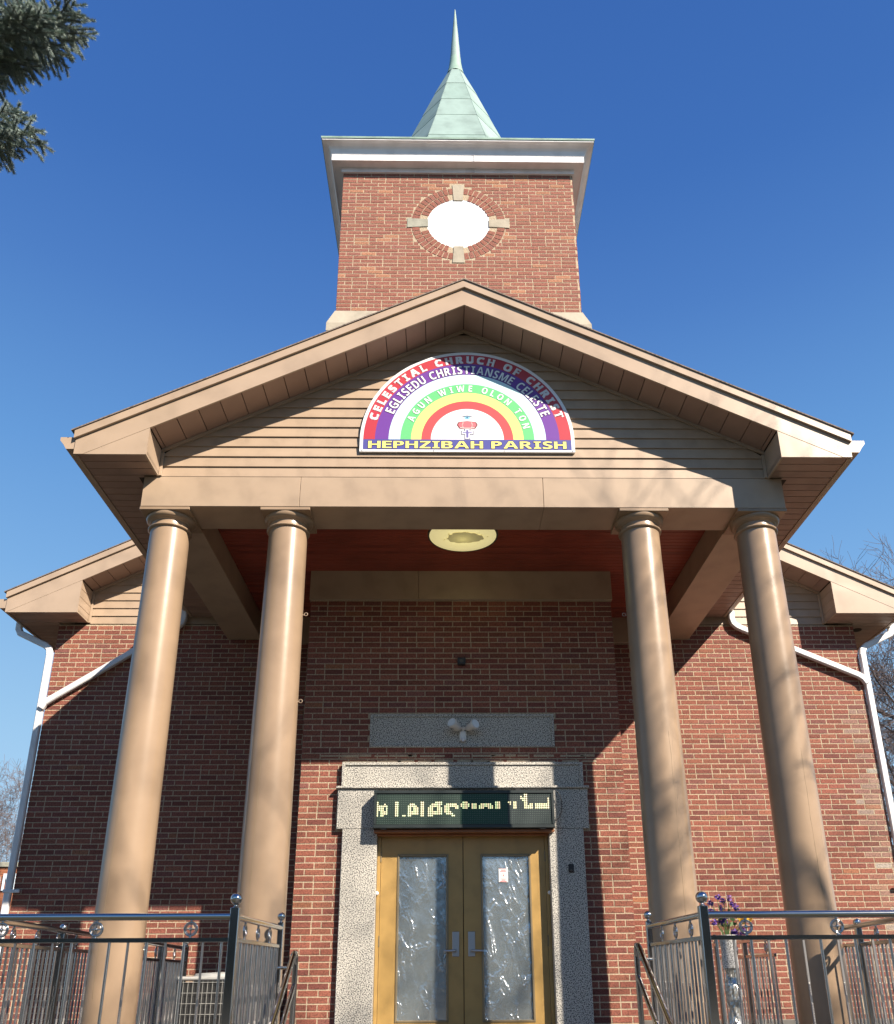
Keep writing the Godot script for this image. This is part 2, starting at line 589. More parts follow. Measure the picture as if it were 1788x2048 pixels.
func entrance_wall() -> void:
	# joints lie a few millimetres behind the brick faces
	var z := ZB - 0.0035
	var b := MB.new()
	b.box(Vector3(-1.812, GROUND, ZW - 0.3), Vector3(-0.94, 4.62, z))
	b.box(Vector3(0.94, GROUND, ZW - 0.3), Vector3(1.812, 4.62, z))
	b.box(Vector3(-0.94, 1.43, ZW - 0.3), Vector3(0.94, 4.62, z))
	var wall := part("entrance_wall", b, M.mortar, building)
	var cuts := func(y: float) -> Array:
		if y < 1.455:
			return [[1.815 - 1.312, 1.815 + 1.312]]
		if y < 1.90:
			return [[1.815 - 1.378, 1.815 + 1.378]]
		if y < 2.195:
			return [[1.815 - 1.343, 1.815 + 1.343]]
		if y > 2.375 and y < 2.77:
			return [[1.815 - 1.055, 1.815 + 1.055]]
		return []
	var all := []
	brick_rows(Vector3(-1.815, GROUND, ZB), Vector3.RIGHT, 3.63, 4.20 - GROUND, 4.096, cuts, all)
	var shown := all.filter(func(q): return q.o.y > -0.52)
	shown.sort_custom(func(p, q): return p.o.y < q.o.y)
	var near := shown.slice(0, 300)
	var other := all.filter(func(q): return q.o.y <= -0.52) + shown.slice(300)
	lay(other)
	var made := {}
	for q in near:
		var shade := rng.randi() % 9
		var key := "%.3f %.3f %d" % [q.w, q.h, shade]
		if not made.has(key):
			var mb := MB.new()
			mb.col = q.c
			mb.brick(Vector3.ZERO, Vector3.RIGHT, Vector3.UP, Vector3.BACK, q.w, q.h, 0.012)
			made[key] = mb.mesh()
		put("brick", made[key], M.brick, wall, q.o)
	# flanks of the projecting wall
	for s in [-1.0, 1.0]:
		all = []
		if s > 0:
			brick_rows(Vector3(1.815, FLOOR, ZB - 0.002), Vector3(0, 0, -1), 1.45, 4.85, 4.096, null, all)
		else:
			brick_rows(Vector3(-1.815, FLOOR, ZW + 0.02), Vector3(0, 0, 1), 1.45, 4.85, 4.096, null, all)
		lay(all)
	# speckled stone round the door
	var zf := ZB + 0.065
	b = MB.new()
	for s in [-1.0, 1.0]:
		b.box(Vector3(minf(s * 0.935, s * 1.315), GROUND, ZB - 0.12), Vector3(maxf(s * 0.935, s * 1.315), 1.455, zf), 0.006)
		b.box(Vector3(minf(s * 0.935, s * 1.381), 1.456, ZB - 0.12), Vector3(maxf(s * 0.935, s * 1.381), 1.895, zf + 0.002), 0.006)
	b.box(Vector3(-0.934, 1.456, ZB - 0.12), Vector3(0.934, 1.895, zf - 0.02))
	var sur := part("door_surround", b, M.granite, building)
	b = MB.new()
	b.box(Vector3(-1.40, 1.896, ZB - 0.05), Vector3(1.40, 1.925, zf + 0.03), 0.006)
	part("ledge", b, M.granite, sur)
	b = MB.new()
	b.box(Vector3(-1.31, 1.925, ZB - 0.05), Vector3(1.31, 2.165, zf - 0.012))
	part("frieze", b, M.granite, sur)
	b = MB.new()
	b.box(Vector3(-1.346, 1.926, ZB - 0.05), Vector3(-1.310, 2.195, zf + 0.006), 0.005)
	b.box(Vector3(1.310, 1.926, ZB - 0.05), Vector3(1.346, 2.195, zf + 0.006), 0.005)
	b.box(Vector3(-1.3095, 2.160, ZB - 0.05), Vector3(1.3095, 2.195, zf + 0.006), 0.005)
	part("moulding", b, M.granite, sur)
	# stone panel above
	b = MB.new()
	b.box(Vector3(-1.02, 2.41, ZB - 0.05), Vector3(1.02, 2.735, ZB + 0.004))
	var pan := part("stone_panel", b, M.granite, building)
	b = MB.new()
	b.box(Vector3(-1.052, 2.378, ZB - 0.05), Vector3(-1.02, 2.768, ZB + 0.022), 0.006)
	b.box(Vector3(1.02, 2.378, ZB - 0.05), Vector3(1.052, 2.768, ZB + 0.022), 0.006)
	b.box(Vector3(-1.0195, 2.378, ZB - 0.05), Vector3(1.0195, 2.41, ZB + 0.022), 0.006)
	b.box(Vector3(-1.0195, 2.735, ZB - 0.05), Vector3(1.0195, 2.768, ZB + 0.022), 0.006)
	part("panel_border", b, M.granite, pan)
	# smeared repointing above the surround
	b = MB.new()
	for q in [[-1.6, 2.285, 3.1], [-1.35, 2.218, 2.7]]:
		var x: float = q[0]
		while x < q[0] + q[2]:
			var l := rng.randf_range(0.10, 0.28)
			b.box(Vector3(x, q[1] - rng.randf_range(0.008, 0.02), ZB - 0.01), Vector3(x + l, q[1] + rng.randf_range(0.006, 0.018), ZB + 0.003), 0.002)
			x += l * rng.randf_range(0.8, 1.4) + 0.001
	part("smeared_mortar", b, M.mortar, building)

func wings() -> void:
	for s in [-1.0, 1.0]:
		var x0: float = -5.497 if s < 0 else 1.80
		var x1: float = -1.80 if s < 0 else 5.497
		var b := MB.new()
		b.box(Vector3(x0 + 0.006, GROUND, ZW - 0.3), Vector3(x1 - 0.006, 4.49, ZW - 0.0035))
		if s < 0:
			b.box(Vector3(-5.489, GROUND, -16.0), Vector3(-5.19, 4.49, ZW - 0.31))
		else:
			b.box(Vector3(5.19, GROUND, -16.0), Vector3(5.489, 4.49, ZW - 0.31))
		part("wing_wall", b, M.mortar, building)
		var all := []
		var st = null
		if s > 0:
			st = func(x: float, y: float) -> float:
				if x > 3.25 and y > -0.2 and y < 3.4:
					return clampf((x - 3.05) * 2.0, 0.0, 0.9) * rng.randf() * rng.randf() * 1.9
				return 0.0
		brick_rows(Vector3(x0, -0.55, ZW), Vector3.RIGHT, x1 - x0, 4.48 + 0.55, 2.83, null, all, st)
		lay(all)
		all = []
		if s < 0:
			brick_rows(Vector3(-5.497, -0.55, -13.0), Vector3(0, 0, 1), 13.0 + ZW - 0.003, 5.03, 2.83, null, all)
		else:
			brick_rows(Vector3(5.497, -0.55, ZW - 0.003), Vector3(0, 0, -1), 13.0 + ZW, 5.03, 2.83, null, all)
		lay(all)
		box_part("foundation", Vector3(x0 - 0.02, GROUND, ZW - 0.25), Vector3(x1, -0.555, ZW + 0.025), M.concrete, building, 0.008)

func ring_quads(b: MB, h0: float, y0: float, h1: float, y1: float, c: Vector3) -> void:   # a sloping band round a square
	var a := [Vector3(-1, 0, 1), Vector3(1, 0, 1), Vector3(1, 0, -1), Vector3(-1, 0, -1)]
	for k in 4:
		var p: Vector3 = a[k]
		var q: Vector3 = a[(k + 1) % 4]
		b.quad(c + p * h0 + Vector3.UP * y0, c + q * h0 + Vector3.UP * y0, c + q * h1 + Vector3.UP * y1, c + p * h1 + Vector3.UP * y1)

func tower() -> void:
	var h := 1.726
	var c := Vector3(0, 0, ZT - h)
	var b := MB.new()
	b.box(Vector3(-1.80, 4.63, c.z - 1.80), Vector3(1.80, 8.24, c.z + 1.80))
	# the face round the oculus is four pieces, so the round opening has depth
	var hh := h - 0.0035
	b.box(Vector3(-hh, 8.5, c.z - hh), Vector3(hh, 11.4, c.z + hh - 0.16))
	var zf := c.z + hh
	var cy := 10.29
	var r := 0.468
	var segs := 48
	for k in segs:
		var a0 := TAU * k / segs
		var a1 := TAU * (k + 1) / segs
		var p0 := Vector2(cos(a0), sin(a0))
		var p1 := Vector2(cos(a1), sin(a1))
		var q := []
		for p in [p0, p1]:
			var t := 1e9
			if absf(p.x) > 1e-6:
				t = minf(t, hh / absf(p.x))
			if p.y > 1e-6:
				t = minf(t, (11.4 - cy) / p.y)
			elif p.y < -1e-6:
				t = minf(t, (cy - 8.5) / -p.y)
			q.append(p * t)
		var i0 := Vector3(p0.x * r, cy + p0.y * r, zf)
		var i1 := Vector3(p1.x * r, cy + p1.y * r, zf)
		b.quad(i0, Vector3(q[0].x, cy + q[0].y, zf), Vector3(q[1].x, cy + q[1].y, zf), i1)
		b.quad(i1, i1 - Vector3(0, 0, 0.16), i0 - Vector3(0, 0, 0.16), i0)
	for p in [[Vector2(-1, 11.4), Vector2(1, 11.4)], [Vector2(-1, 8.5), Vector2(1, 8.5)]]:
		var ya: float = p[0].y
		b.quad(Vector3(-hh, ya, zf), Vector3(hh, ya, zf), Vector3(hh, ya, zf - 0.17), Vector3(-hh, ya, zf - 0.17))
	for s in [-1.0, 1.0]:
		b.quad(Vector3(s * hh, 8.5, zf), Vector3(s * hh, 11.4, zf), Vector3(s * hh, 11.4, zf - 0.17), Vector3(s * hh, 8.5, zf - 0.17))
		# corners that the fan of the face leaves open
		b.tri(Vector3(s * hh, 8.5, zf), Vector3(s * hh, 8.5, zf), Vector3(s * hh, 8.5, zf))
	var wall := part("tower_wall", b, M.mortar, building)
	var cuts := func(y: float) -> Array:
		var out := []
		var d := y - 10.29
		var ro := 0.705
		if absf(d) < ro:
			var x := sqrt(ro * ro - d * d)
			out.append([h - x, h + x])
		if absf(d) < 0.085:
			out.append([h - 0.755, h + 0.755])
		if absf(d) < 0.755:
			out.append([h - 0.095, h + 0.095])
		return out
	var all := []
	brick_rows(Vector3(-h, 8.65, ZT), Vector3.RIGHT, 2 * h, 2.62, 10.77, cuts, all)
	for q in all:
		if rng.randf() < 0.08:
			q.c = Color(0.42, 0.19, 0.11) * rng.randf_range(0.9, 1.1)
		else:
			q.c = (q.c as Color).lerp(Color(0.35, 0.138, 0.098), 0.5)
	lay(all)
	all = []
	brick_rows(Vector3(-h, 8.65, c.z - h), Vector3(0, 0, 1), 2 * h - 0.003, 2.62, 10.77, null, all)
	brick_rows(Vector3(h, 8.65, ZT - 0.003), Vector3(0, 0, -1), 2 * h, 2.62, 10.77, null, all)
	brick_rows(Vector3(-1.81, 7.3, c.z + 1.81), Vector3.RIGHT, 3.62, 0.93, 10.77, null, all)
	brick_rows(Vector3(-1.81, 6.6, c.z - 1.81), Vector3(0, 0, 1), 3.61, 1.63, 10.77, null, all)
	brick_rows(Vector3(1.81, 6.6, c.z + 1.807), Vector3(0, 0, -1), 3.61, 1.63, 10.77, null, all)
	lay(all)
	# stone shoulder
	b = MB.new()
	ring_quads(b, 1.80, 8.225, 1.83, 8.225, c)
	ring_quads(b, 1.83, 8.225, 1.83, 8.36, c)
	ring_quads(b, 1.83, 8.36, 1.735, 8.65, c)
	ring_quads(b, 1.735, 8.65, 1.70, 8.652, c)
	part("stone_shoulder", b, M.stone, wall)
	# round opening: two rings of bricks, four stones, a white disc
	for ring in 2:
		var r0 := 0.458 + 0.121 * ring
		var r1 := r0 + 0.11
		var cnt := 44 + ring * 8
		for k in cnt:
			var a := TAU * (k + 0.5) / cnt
			var da := 0.5 * TAU / cnt - 0.0065 / r0
			var dq := minf(absf(wrapf(a, -PI / 4, PI / 4)), 9.0)
			var half := 0.088
			if dq * r0 < half + 0.012:
				continue
			rest_bricks.col = tone().lerp(Color(0.35, 0.138, 0.098), 0.5)
			var pts := []
			for p in [[r0, a - da], [r1, a - da], [r1, a + da], [r0, a + da]]:
				pts.append(Vector3(cos(p[1]) * p[0], 10.29 + sin(p[1]) * p[0], ZT + 0.002))
			rest_bricks.quad(pts[0], pts[1], pts[2], pts[3])
			for i in 4:
				var p: Vector3 = pts[i]
				var q: Vector3 = pts[(i + 1) % 4]
				rest_bricks.quad(p, p - Vector3(0, 0, 0.014), q - Vector3(0, 0, 0.014), q)
	for k in 4:
		var a := PI / 2 * k
		var poly := PackedVector2Array()
		for p in [[0.445, -0.068], [0.75, -0.088], [0.75, 0.088], [0.445, 0.068]]:
			poly.append(Vector2(p[0], p[1]).rotated(a) + Vector2(0, 10.29))
		b = MB.new()
		b.prism(poly, ZT - 0.10, ZT + 0.008)
		part("keystone", b, M.stone if k != 2 else M.stone_b, wall)
	b = MB.new()
	var dp := PackedVector2Array()
	for k in 64:
		dp.append(Vector2(cos(TAU * k / 64), sin(TAU * k / 64)) * 0.464 + Vector2(0, 10.29))
	b.prism(dp, ZT - 0.10, ZT - 0.006)
	part("round_panel", b, M.disc, wall)
	# cornice
	b = MB.new()
	var prof := [[-0.02, 11.255], [0.028, 11.262], [0.03, 11.345], [0.15, 11.352], [0.15, 11.337], [0.163, 11.337], [0.163, 11.452], [0.168, 11.456], [0.178, 11.50], [0.190, 11.535], [0.212, 11.562], [0.25, 11.58], [0.30, 11.588], [0.30, 11.61]]
	for i in prof.size() - 1:
		ring_quads(b, h + prof[i][0], prof[i][1], h + prof[i + 1][0], prof[i + 1][1], c)
	var cor := part("cornice", b, M.white, building)
	b = MB.new()
	ring_quads(b, h + 0.29, 11.6105, h + 0.312, 11.6105, c)
	ring_quads(b, h + 0.312, 11.6105, h + 0.316, 11.64, c)
	ring_quads(b, h + 0.316, 11.64, 1.40, 11.82, c)
	part("copper_edge", b, M.copper_dark, cor)
	b = MB.new()
	b.box(Vector3(0.235, 11.338, ZT + 0.15), Vector3(0.241, 11.60, ZT + 0.172))
	b.box(Vector3(0.11, 11.264, ZT + 0.02), Vector3(0.25, 11.343, ZT + 0.034))
	part("lap_joint", b, M.white_metal, cor)

func oct(a: float, y: float, c: Vector3) -> Array:
	var q := 0.43 * a
	var out := []
	for p in [Vector2(-q, a), Vector2(q, a), Vector2(a, q), Vector2(a, -q), Vector2(q, -a), Vector2(-q, -a), Vector2(-a, -q), Vector2(-a, q)]:
		out.append(c + Vector3(p.x, y, p.y))
	return out

func spire() -> void:
	var c := Vector3(0, 0, ZT - 1.726)
	var tiers := [[1.47, 11.78], [1.08, 12.93], [0.803, 13.76], [0.60, 14.42], [0.385, 15.12], [0.150, 15.83]]
	var b := MB.new()
	for i in tiers.size() - 1:
		var lo := oct(tiers[i][0] - 0.012, tiers[i][1], c)
		var hi := oct(tiers[i + 1][0] - 0.012, tiers[i + 1][1], c)
		for k in 8:
			b.quad(lo[k], lo[(k + 1) % 8], hi[(k + 1) % 8], hi[k])
	var core := part("spire", b, M.seam, building)
	for i in tiers.size() - 1:
		var lo := oct(tiers[i][0] + 0.006, tiers[i][1] - 0.012, c)
		var hi := oct(tiers[i + 1][0] - 0.001, tiers[i + 1][1] - 0.006, c)
		for k in 8:
			b = MB.new()
			var p0: Vector3 = lo[k]
			var p1: Vector3 = lo[(k + 1) % 8]
			var p2: Vector3 = hi[(k + 1) % 8]
			var p3: Vector3 = hi[k]
			var g := (p1 - p0).normalized() * 0.004
			p0 += g
			p3 += g
			p1 -= g
			p2 -= g
			b.quad(p0, p1, p2, p3)
			var inn := ((p1 - p0).cross(p3 - p0)).normalized() * -0.012
			b.quad(p0 + inn, p1 + inn, p1, p0)
			b.quad(p1 + inn, p2 + inn, p2, p1)
			b.quad(p2 + inn, p3 + inn, p3, p2)
			b.quad(p3 + inn, p0 + inn, p0, p3)
			part("copper_panel", b, M.copper if (i + k) % 3 else M.copper_b, core)
	b = MB.new()
	b.lathe(c, [Vector2(0.172, 15.80), Vector2(0.150, 15.90), Vector2(0.128, 16.02), Vector2(0.112, 16.16), Vector2(0.103, 16.28)], 24, true)
	part("collar", b, M.copper_dark, core)
	b = MB.new()
	b.lathe(c, [Vector2(0.100, 16.27), Vector2(0.092, 16.42), Vector2(0.066, 16.85), Vector2(0.034, 17.35), Vector2(0.012, 17.66), Vector2(0.0, 17.72)], 24, true)
	part("needle", b, M.copper, core)

func portico() -> void:
	# beams
	var b := MB.new()
	for q in [[-3.175, -1.6315], [-1.6285, 0.7735], [0.7765, 3.175]]:
		b = MB.new()
		b.box(Vector3(q[0], 4.272, -0.46), Vector3(q[1], 4.607, 0.0), 0.003)
		part("front_beam", b, M.trim, building)
	for s in [-1.0, 1.0]:
		b = MB.new()
		b.box(Vector3(minf(s * 2.71, s * 3.172), 4.274, ZW), Vector3(maxf(s * 2.71, s * 3.172), 4.606, -0.461), 0.004)
		part("side_beam", b, M.trim, building)
		b = MB.new()
		b.box(Vector3(minf(s * 1.82, s * 2.705), 4.215, ZW), Vector3(maxf(s * 1.82, s * 2.705), 4.60, ZW + 0.05), 0.004)
		part("wall_beam", b, M.trim, building)
	b = MB.new()
	b.box(Vector3(-1.83, 4.205, ZB - 0.1), Vector3(-0.522, 4.60, ZB + 0.032), 0.003)
	b.box(Vector3(-0.5185, 4.205, ZB - 0.1), Vector3(1.83, 4.60, ZB + 0.032), 0.003)
	part("wall_beam", b, M.trim, building)
	# ceiling of narrow boards
	b = MB.new()
	b.box(Vector3(-2.72, 4.60, ZW), Vector3(2.72, 4.64, -0.44))
	var ceil_ := part("ceiling", b, M.gap, building)
	var z := -0.462
	var w := 0.0775
	while z - w > ZW:
		var mb := MB.new()
		mb.box(Vector3(-2.708, 4.582, z - w + 0.004), Vector3(2.708, 4.60, z), 0.004)
		part("ceiling_board", mb, M.ceiling if rng.randf() < 0.6 else M.ceiling_b, ceil_)
		z -= w
	# columns
	for x in [-2.94, -1.765, 1.765, 2.94]:
		column(x, -0.25)

func column(x: float, z: float) -> void:
	var o := Vector3(x, 0, z)
	var b := MB.new()
	var prof := []
	for i in 25:
		var t := i / 24.0
		var y := FLOOR + 0.16 + t * (4.10 - FLOOR - 0.16)
		prof.append(Vector2(0.214 - 0.026 * pow(t, 1.6), y))
	b.lathe(o, prof, 48, true)
	var col := part("column", b, M.column, building)
	b = MB.new()
	b.box(Vector3(x - 0.27, FLOOR, z - 0.27), Vector3(x + 0.27, FLOOR + 0.07, z + 0.27), 0.006)
	var tor := []
	for i in 9:
		var a := -PI / 2 + PI * i / 8
		tor.append(Vector2(0.222 + cos(a) * 0.038, FLOOR + 0.115 + sin(a) * 0.045))
	b.lathe(o, tor, 40, true)
	part("base", b, M.column, col)
	b = MB.new()
	b.lathe(o, [Vector2(0.188, 4.095), Vector2(0.204, 4.099), Vector2(0.212, 4.107), Vector2(0.212, 4.115), Vector2(0.204, 4.123), Vector2(0.193, 4.126)], 48, true)
	b.lathe(o, [Vector2(0.19, 4.124), Vector2(0.186, 4.14), Vector2(0.186, 4.175)], 48, true)
	b.lathe(o, [Vector2(0.186, 4.174), Vector2(0.20, 4.179), Vector2(0.204, 4.186)], 48, true)
	b.lathe(o, [Vector2(0.202, 4.186), Vector2(0.222, 4.194), Vector2(0.234, 4.206), Vector2(0.240, 4.222), Vector2(0.240, 4.239)], 48, true)
	b.box(Vector3(x - 0.243, 4.238, z - 0.245), Vector3(x + 0.243, 4.273, z + 0.246), 0.004)
	part("capital", b, M.column, col)
	for q in range(2):
		b = MB.new()
		var ang := PI * 0.5 + (0.9 - 0.75 * q) * (1.0 if x < 0.0 else -0.4) + rng.randf_range(-0.2, 0.2)
		var ya := FLOOR + rng.randf_range(0.3, 1.2)
		var yz := ya + rng.randf_range(1.4, 2.6)
		var cp := []
		var crr := []
		var yy := ya
		while yy < yz:
			ang += rng.randf_range(-0.018, 0.018)
			var rr := 0.214 - 0.026 * pow((yy - FLOOR - 0.16) / (4.10 - FLOOR - 0.16), 1.6) - 0.0002
			cp.append(Vector3(x + cos(ang) * rr, yy, z + sin(ang) * rr))
			crr.append(rng.randf_range(0.0006, 0.0018))
			yy += 0.07
		b.tube(cp, crr, 4)
		part("crack", b, M.bead if q else M.trim, col)
	if absf(x) < 2.0:
		var s := -signf(x)
		for y in [3.235, 2.36]:
			b = MB.new()
			var r := 0.196
			b.tube([Vector3(x + s * (r - 0.01), y - 0.012, z), Vector3(x + s * (r + 0.014), y - 0.012, z)], [0.004, 0.004], 8)
			b.torus(Vector3(x + s * (r + 0.030), y - 0.004, z), Vector3.BACK, 0.016, 0.003, 16, 6)
			part("hook", b, M.trim, col)

# a roof end: peak of the roof edge, half width, face of the barge board, wall face, underside of the boxed eave, inner side of the box, far end of the roof, wall base, wall top, eave wall
func gable(pk: float, xe: float, zf: float, zw: float, yb: float, xb: float, zback: float, _q: float, ywall: float, xwall: float, _which: String) -> void:
	var s := 0.5
	var xm := (pk - 0.297 - yb) / s   # where the barge board meets the underside of the eave box
	var line := func(x: float, d: float) -> Vector2: return Vector2(x, pk - d - s * absf(x))
	var b := MB.new()
	# roof slabs with a shingled edge
	for k in [-1.0, 1.0]:
		var poly := PackedVector2Array([Vector2(0, pk + 0.014), Vector2(k * (xe + 0.04), pk + 0.014 - s * (xe + 0.04)), Vector2(k * (xe + 0.04), pk - s * (xe + 0.04)), Vector2(0, pk)])
		b.prism(poly, zback, zf + 0.04)
	var roof := part("roof", b, M.shingle, building)
	# crown strip, fascia
	for k in [-1.0, 1.0]:
		b = MB.new()
		b.prism(PackedVector2Array([line.call(0.0, 0.0), line.call(k * (xe + 0.01), 0.0), line.call(k * (xe + 0.01), 0.088), line.call(0.0, 0.088)]), zf - 0.02, zf + 0.028)
		part("drip_strip", b, M.fascia, roof)
		b = MB.new()
		b.prism(PackedVector2Array([line.call(0.0, 0.09), line.call(k * xe, 0.09), Vector2(k * xe, yb), Vector2(k * xm, yb), line.call(0.0, 0.297)]), zf - 0.02, zf)
		part("fascia_board", b, M.fascia, roof)
		b = MB.new()
		b.prism(PackedVector2Array([line.call(k * (xb - 0.003), 0.2985), Vector2(k * (xm - 0.002), yb), Vector2(k * (xb - 0.003), yb)]), zf - 0.02, zf - 0.003)
		part("eave_box_face", b, M.fascia, roof)
		# inner cheek of the box
		var n := 4 if zw < -1.0 else 1
		for i in n:
			b = MB.new()
			var yt: float = pk - 0.297 - s * xb
			var y0 := lerpf(yb, yt, float(i) / n) + (0.004 if n > 1 else 0.0)
			var y1 := lerpf(yb, yt, float(i + 1) / n)
			b.box(Vector3(minf(k * xb, k * (xb + 0.02)), y0, zw), Vector3(maxf(k * xb, k * (xb + 0.02)), y1, zf - 0.021), 0.002)
			part("eave_box_cheek", b, M.siding, roof)
		# soffit panels of the sloping overhang
		var x := 0.0
		while x < xb - 0.01:
			var x2 := minf(x + 0.2, xb)
			b = MB.new()
			b.prism(PackedVector2Array([line.call(k * (x + 0.004), 0.283), line.call(k * (x2 - 0.004), 0.283), line.call(k * (x2 - 0.004), 0.268), line.call(k * (x + 0.004), 0.268)]), zw - 0.02, zf - 0.021)
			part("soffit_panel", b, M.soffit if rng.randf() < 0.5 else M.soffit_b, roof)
			x = x2
		b = MB.new()
		b.prism(PackedVector2Array([line.call(0.0, 0.262), line.call(k * (xb + 0.3), 0.262), line.call(k * (xe - 0.02), 0.15), line.call(k * (xe - 0.02), 0.02), line.call(0.0, 0.02)]), zback, zf - 0.021)
		part("roof_deck", b, M.gap, roof)
		# trim where the soffit meets the wall
		b = MB.new()
		b.prism(PackedVector2Array([line.call(0.0, 0.285), line.call(k * (xb - 0.001), 0.285), line.call(k * (xb - 0.001), 0.318), line.call(0.0, 0.318)]), zw + 0.001, zw + 0.022)
		b.box(Vector3(minf(k * (xb - 0.03), k * (xb - 0.002)), yb + 0.005, zw + 0.001), Vector3(maxf(k * (xb - 0.03), k * (xb - 0.002)), pk - 0.32 - s * xb, zw + 0.022), 0.002)
		part("corner_trim", b, M.trim, roof)
		# boards under the level eave
		var z := zf - 0.022
		var zend := zw - (3.56 if zw > -1.0 else 5.0)
		var idx := 0
		while z > zend:
			var step := 0.12
			b = MB.new()
			var xin := xb + 0.002 if z > zw + 0.02 else xwall + 0.002
			b.box(Vector3(minf(k * xin, k * (xe - 0.035)), yb + 0.004, z - step + 0.007), Vector3(maxf(k * xin, k * (xe - 0.035)), yb + 0.016, z), 0.003)
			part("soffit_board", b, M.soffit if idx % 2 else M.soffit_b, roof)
			z -= step
			idx += 1
		b = MB.new()
		b.box(Vector3(minf(k * xb, k * (xe - 0.03)), yb + 0.018, zend), Vector3(maxf(k * xb, k * (xe - 0.03)), yb + 0.05, zf - 0.03))
		b.box(Vector3(minf(k * (xe - 0.033), k * xe), yb - 0.004, zend), Vector3(maxf(k * (xe - 0.033), k * xe), pk - 0.1 - s * xe, zf - 0.022))
		part("eave_board", b, M.trim, roof)
		# gutter
		b = MB.new()
		var gy := yb + 0.062
		var g := PackedVector2Array([Vector2(xe + 0.003, gy + 0.13), Vector2(xe + 0.003, gy), Vector2(xe + 0.085, gy), Vector2(xe + 0.115, gy + 0.05), Vector2(xe + 0.152, gy + 0.095), Vector2(xe + 0.152, gy + 0.13)])
		for i in g.size():
			g[i].x *= k
		b.prism(g, zend + (0.02 if zw > -1.0 else 0.0), zf - 0.012)
		part("gutter", b, M.fascia, roof)
	# clapboards of the gable wall
	b = MB.new()
	b.prism(PackedVector2Array([Vector2(-xb - 0.2, ywall), Vector2(xb + 0.2, ywall), Vector2(xb + 0.2, pk - 0.25 - s * (xb + 0.2)), Vector2(0, pk - 0.25), Vector2(-xb - 0.2, pk - 0.25 - s * (xb + 0.2))]), zw - 0.25, zw - 0.02)
	var gw := part("gable_wall", b, M.gap, building)
	var y := ywall + 0.003
	while y < pk - 0.36:
		var y1 := minf(y + 0.118, pk - 0.30)
		var xa := minf(xb - 0.002, (pk - 0.295 - y) / s)
		var xc := minf(xb - 0.002, (pk - 0.295 - y1) / s)
		b = MB.new()
		var zl := zw + 0.003
		var zu := zw - 0.013
		b.quad(Vector3(-xa, y, zl), Vector3(xa, y, zl), Vector3(xc, y1, zu), Vector3(-xc, y1, zu))
		b.quad(Vector3(-xa, y, zw - 0.02), Vector3(xa, y, zw - 0.02), Vector3(xa, y, zl), Vector3(-xa, y, zl))
		b.quad(Vector3(-xa, y, zw - 0.02), Vector3(-xa, y, zl), Vector3(-xc, y1, zu), Vector3(-xc, y1, zw - 0.02))
		b.quad(Vector3(xa, y, zl), Vector3(xa, y, zw - 0.02), Vector3(xc, y1, zw - 0.02), Vector3(xc, y1, zu))
		b.quad(Vector3(-xc, y1, zu), Vector3(xc, y1, zu), Vector3(xc, y1, zw - 0.02), Vector3(-xc, y1, zw - 0.02))
		part("clapboard", b, M.siding if rng.randf() < 0.6 else M.siding_b, gw)
		y += 0.118

func pipe(b: MB, pts: Array, w: float, d: float) -> void:   # a rectangular pipe with mitred bends
	var rings := []
	for i in pts.size():
		var d0: Vector3 = (pts[i] - pts[maxi(i - 1, 0)]).normalized()
		var d1: Vector3 = (pts[mini(i + 1, pts.size() - 1)] - pts[i]).normalized()
		if i == 0:
			d0 = d1
		if i == pts.size() - 1:
			d1 = d0
		var t := (d0 + d1).normalized()
		var side := t.cross(Vector3.BACK).normalized()
		var m := 1.0 / maxf(0.5, t.dot(d1))
		var h := side * w / 2.0 * m
		var q := Vector3.BACK * d / 2.0
		var e := 0.012
		var hu := h.normalized() * e
		var ring := []
		for c in [[1, 1, 0], [1, 1, 1], [-1, 1, 1], [-1, 1, 0], [-1, -1, 0], [-1, -1, 1], [1, -1, 1], [1, -1, 0]]:
			ring.append((pts[i] as Vector3) + h * c[0] + q * c[1] - (hu * c[0] if c[2] else Vector3.BACK * e * c[1]))
		rings.append(ring)
	for i in rings.size() - 1:
		for k in 8:
			var k2 := (k + 1) % 8
			b.quad(rings[i][k2], rings[i][k], rings[i + 1][k], rings[i + 1][k2])
	for k in range(1, 7):
		b.tri(rings[0][0], rings[0][k], rings[0][k + 1])
		var z: Array = rings[rings.size() - 1]
		b.tri(z[0], z[k + 1], z[k])

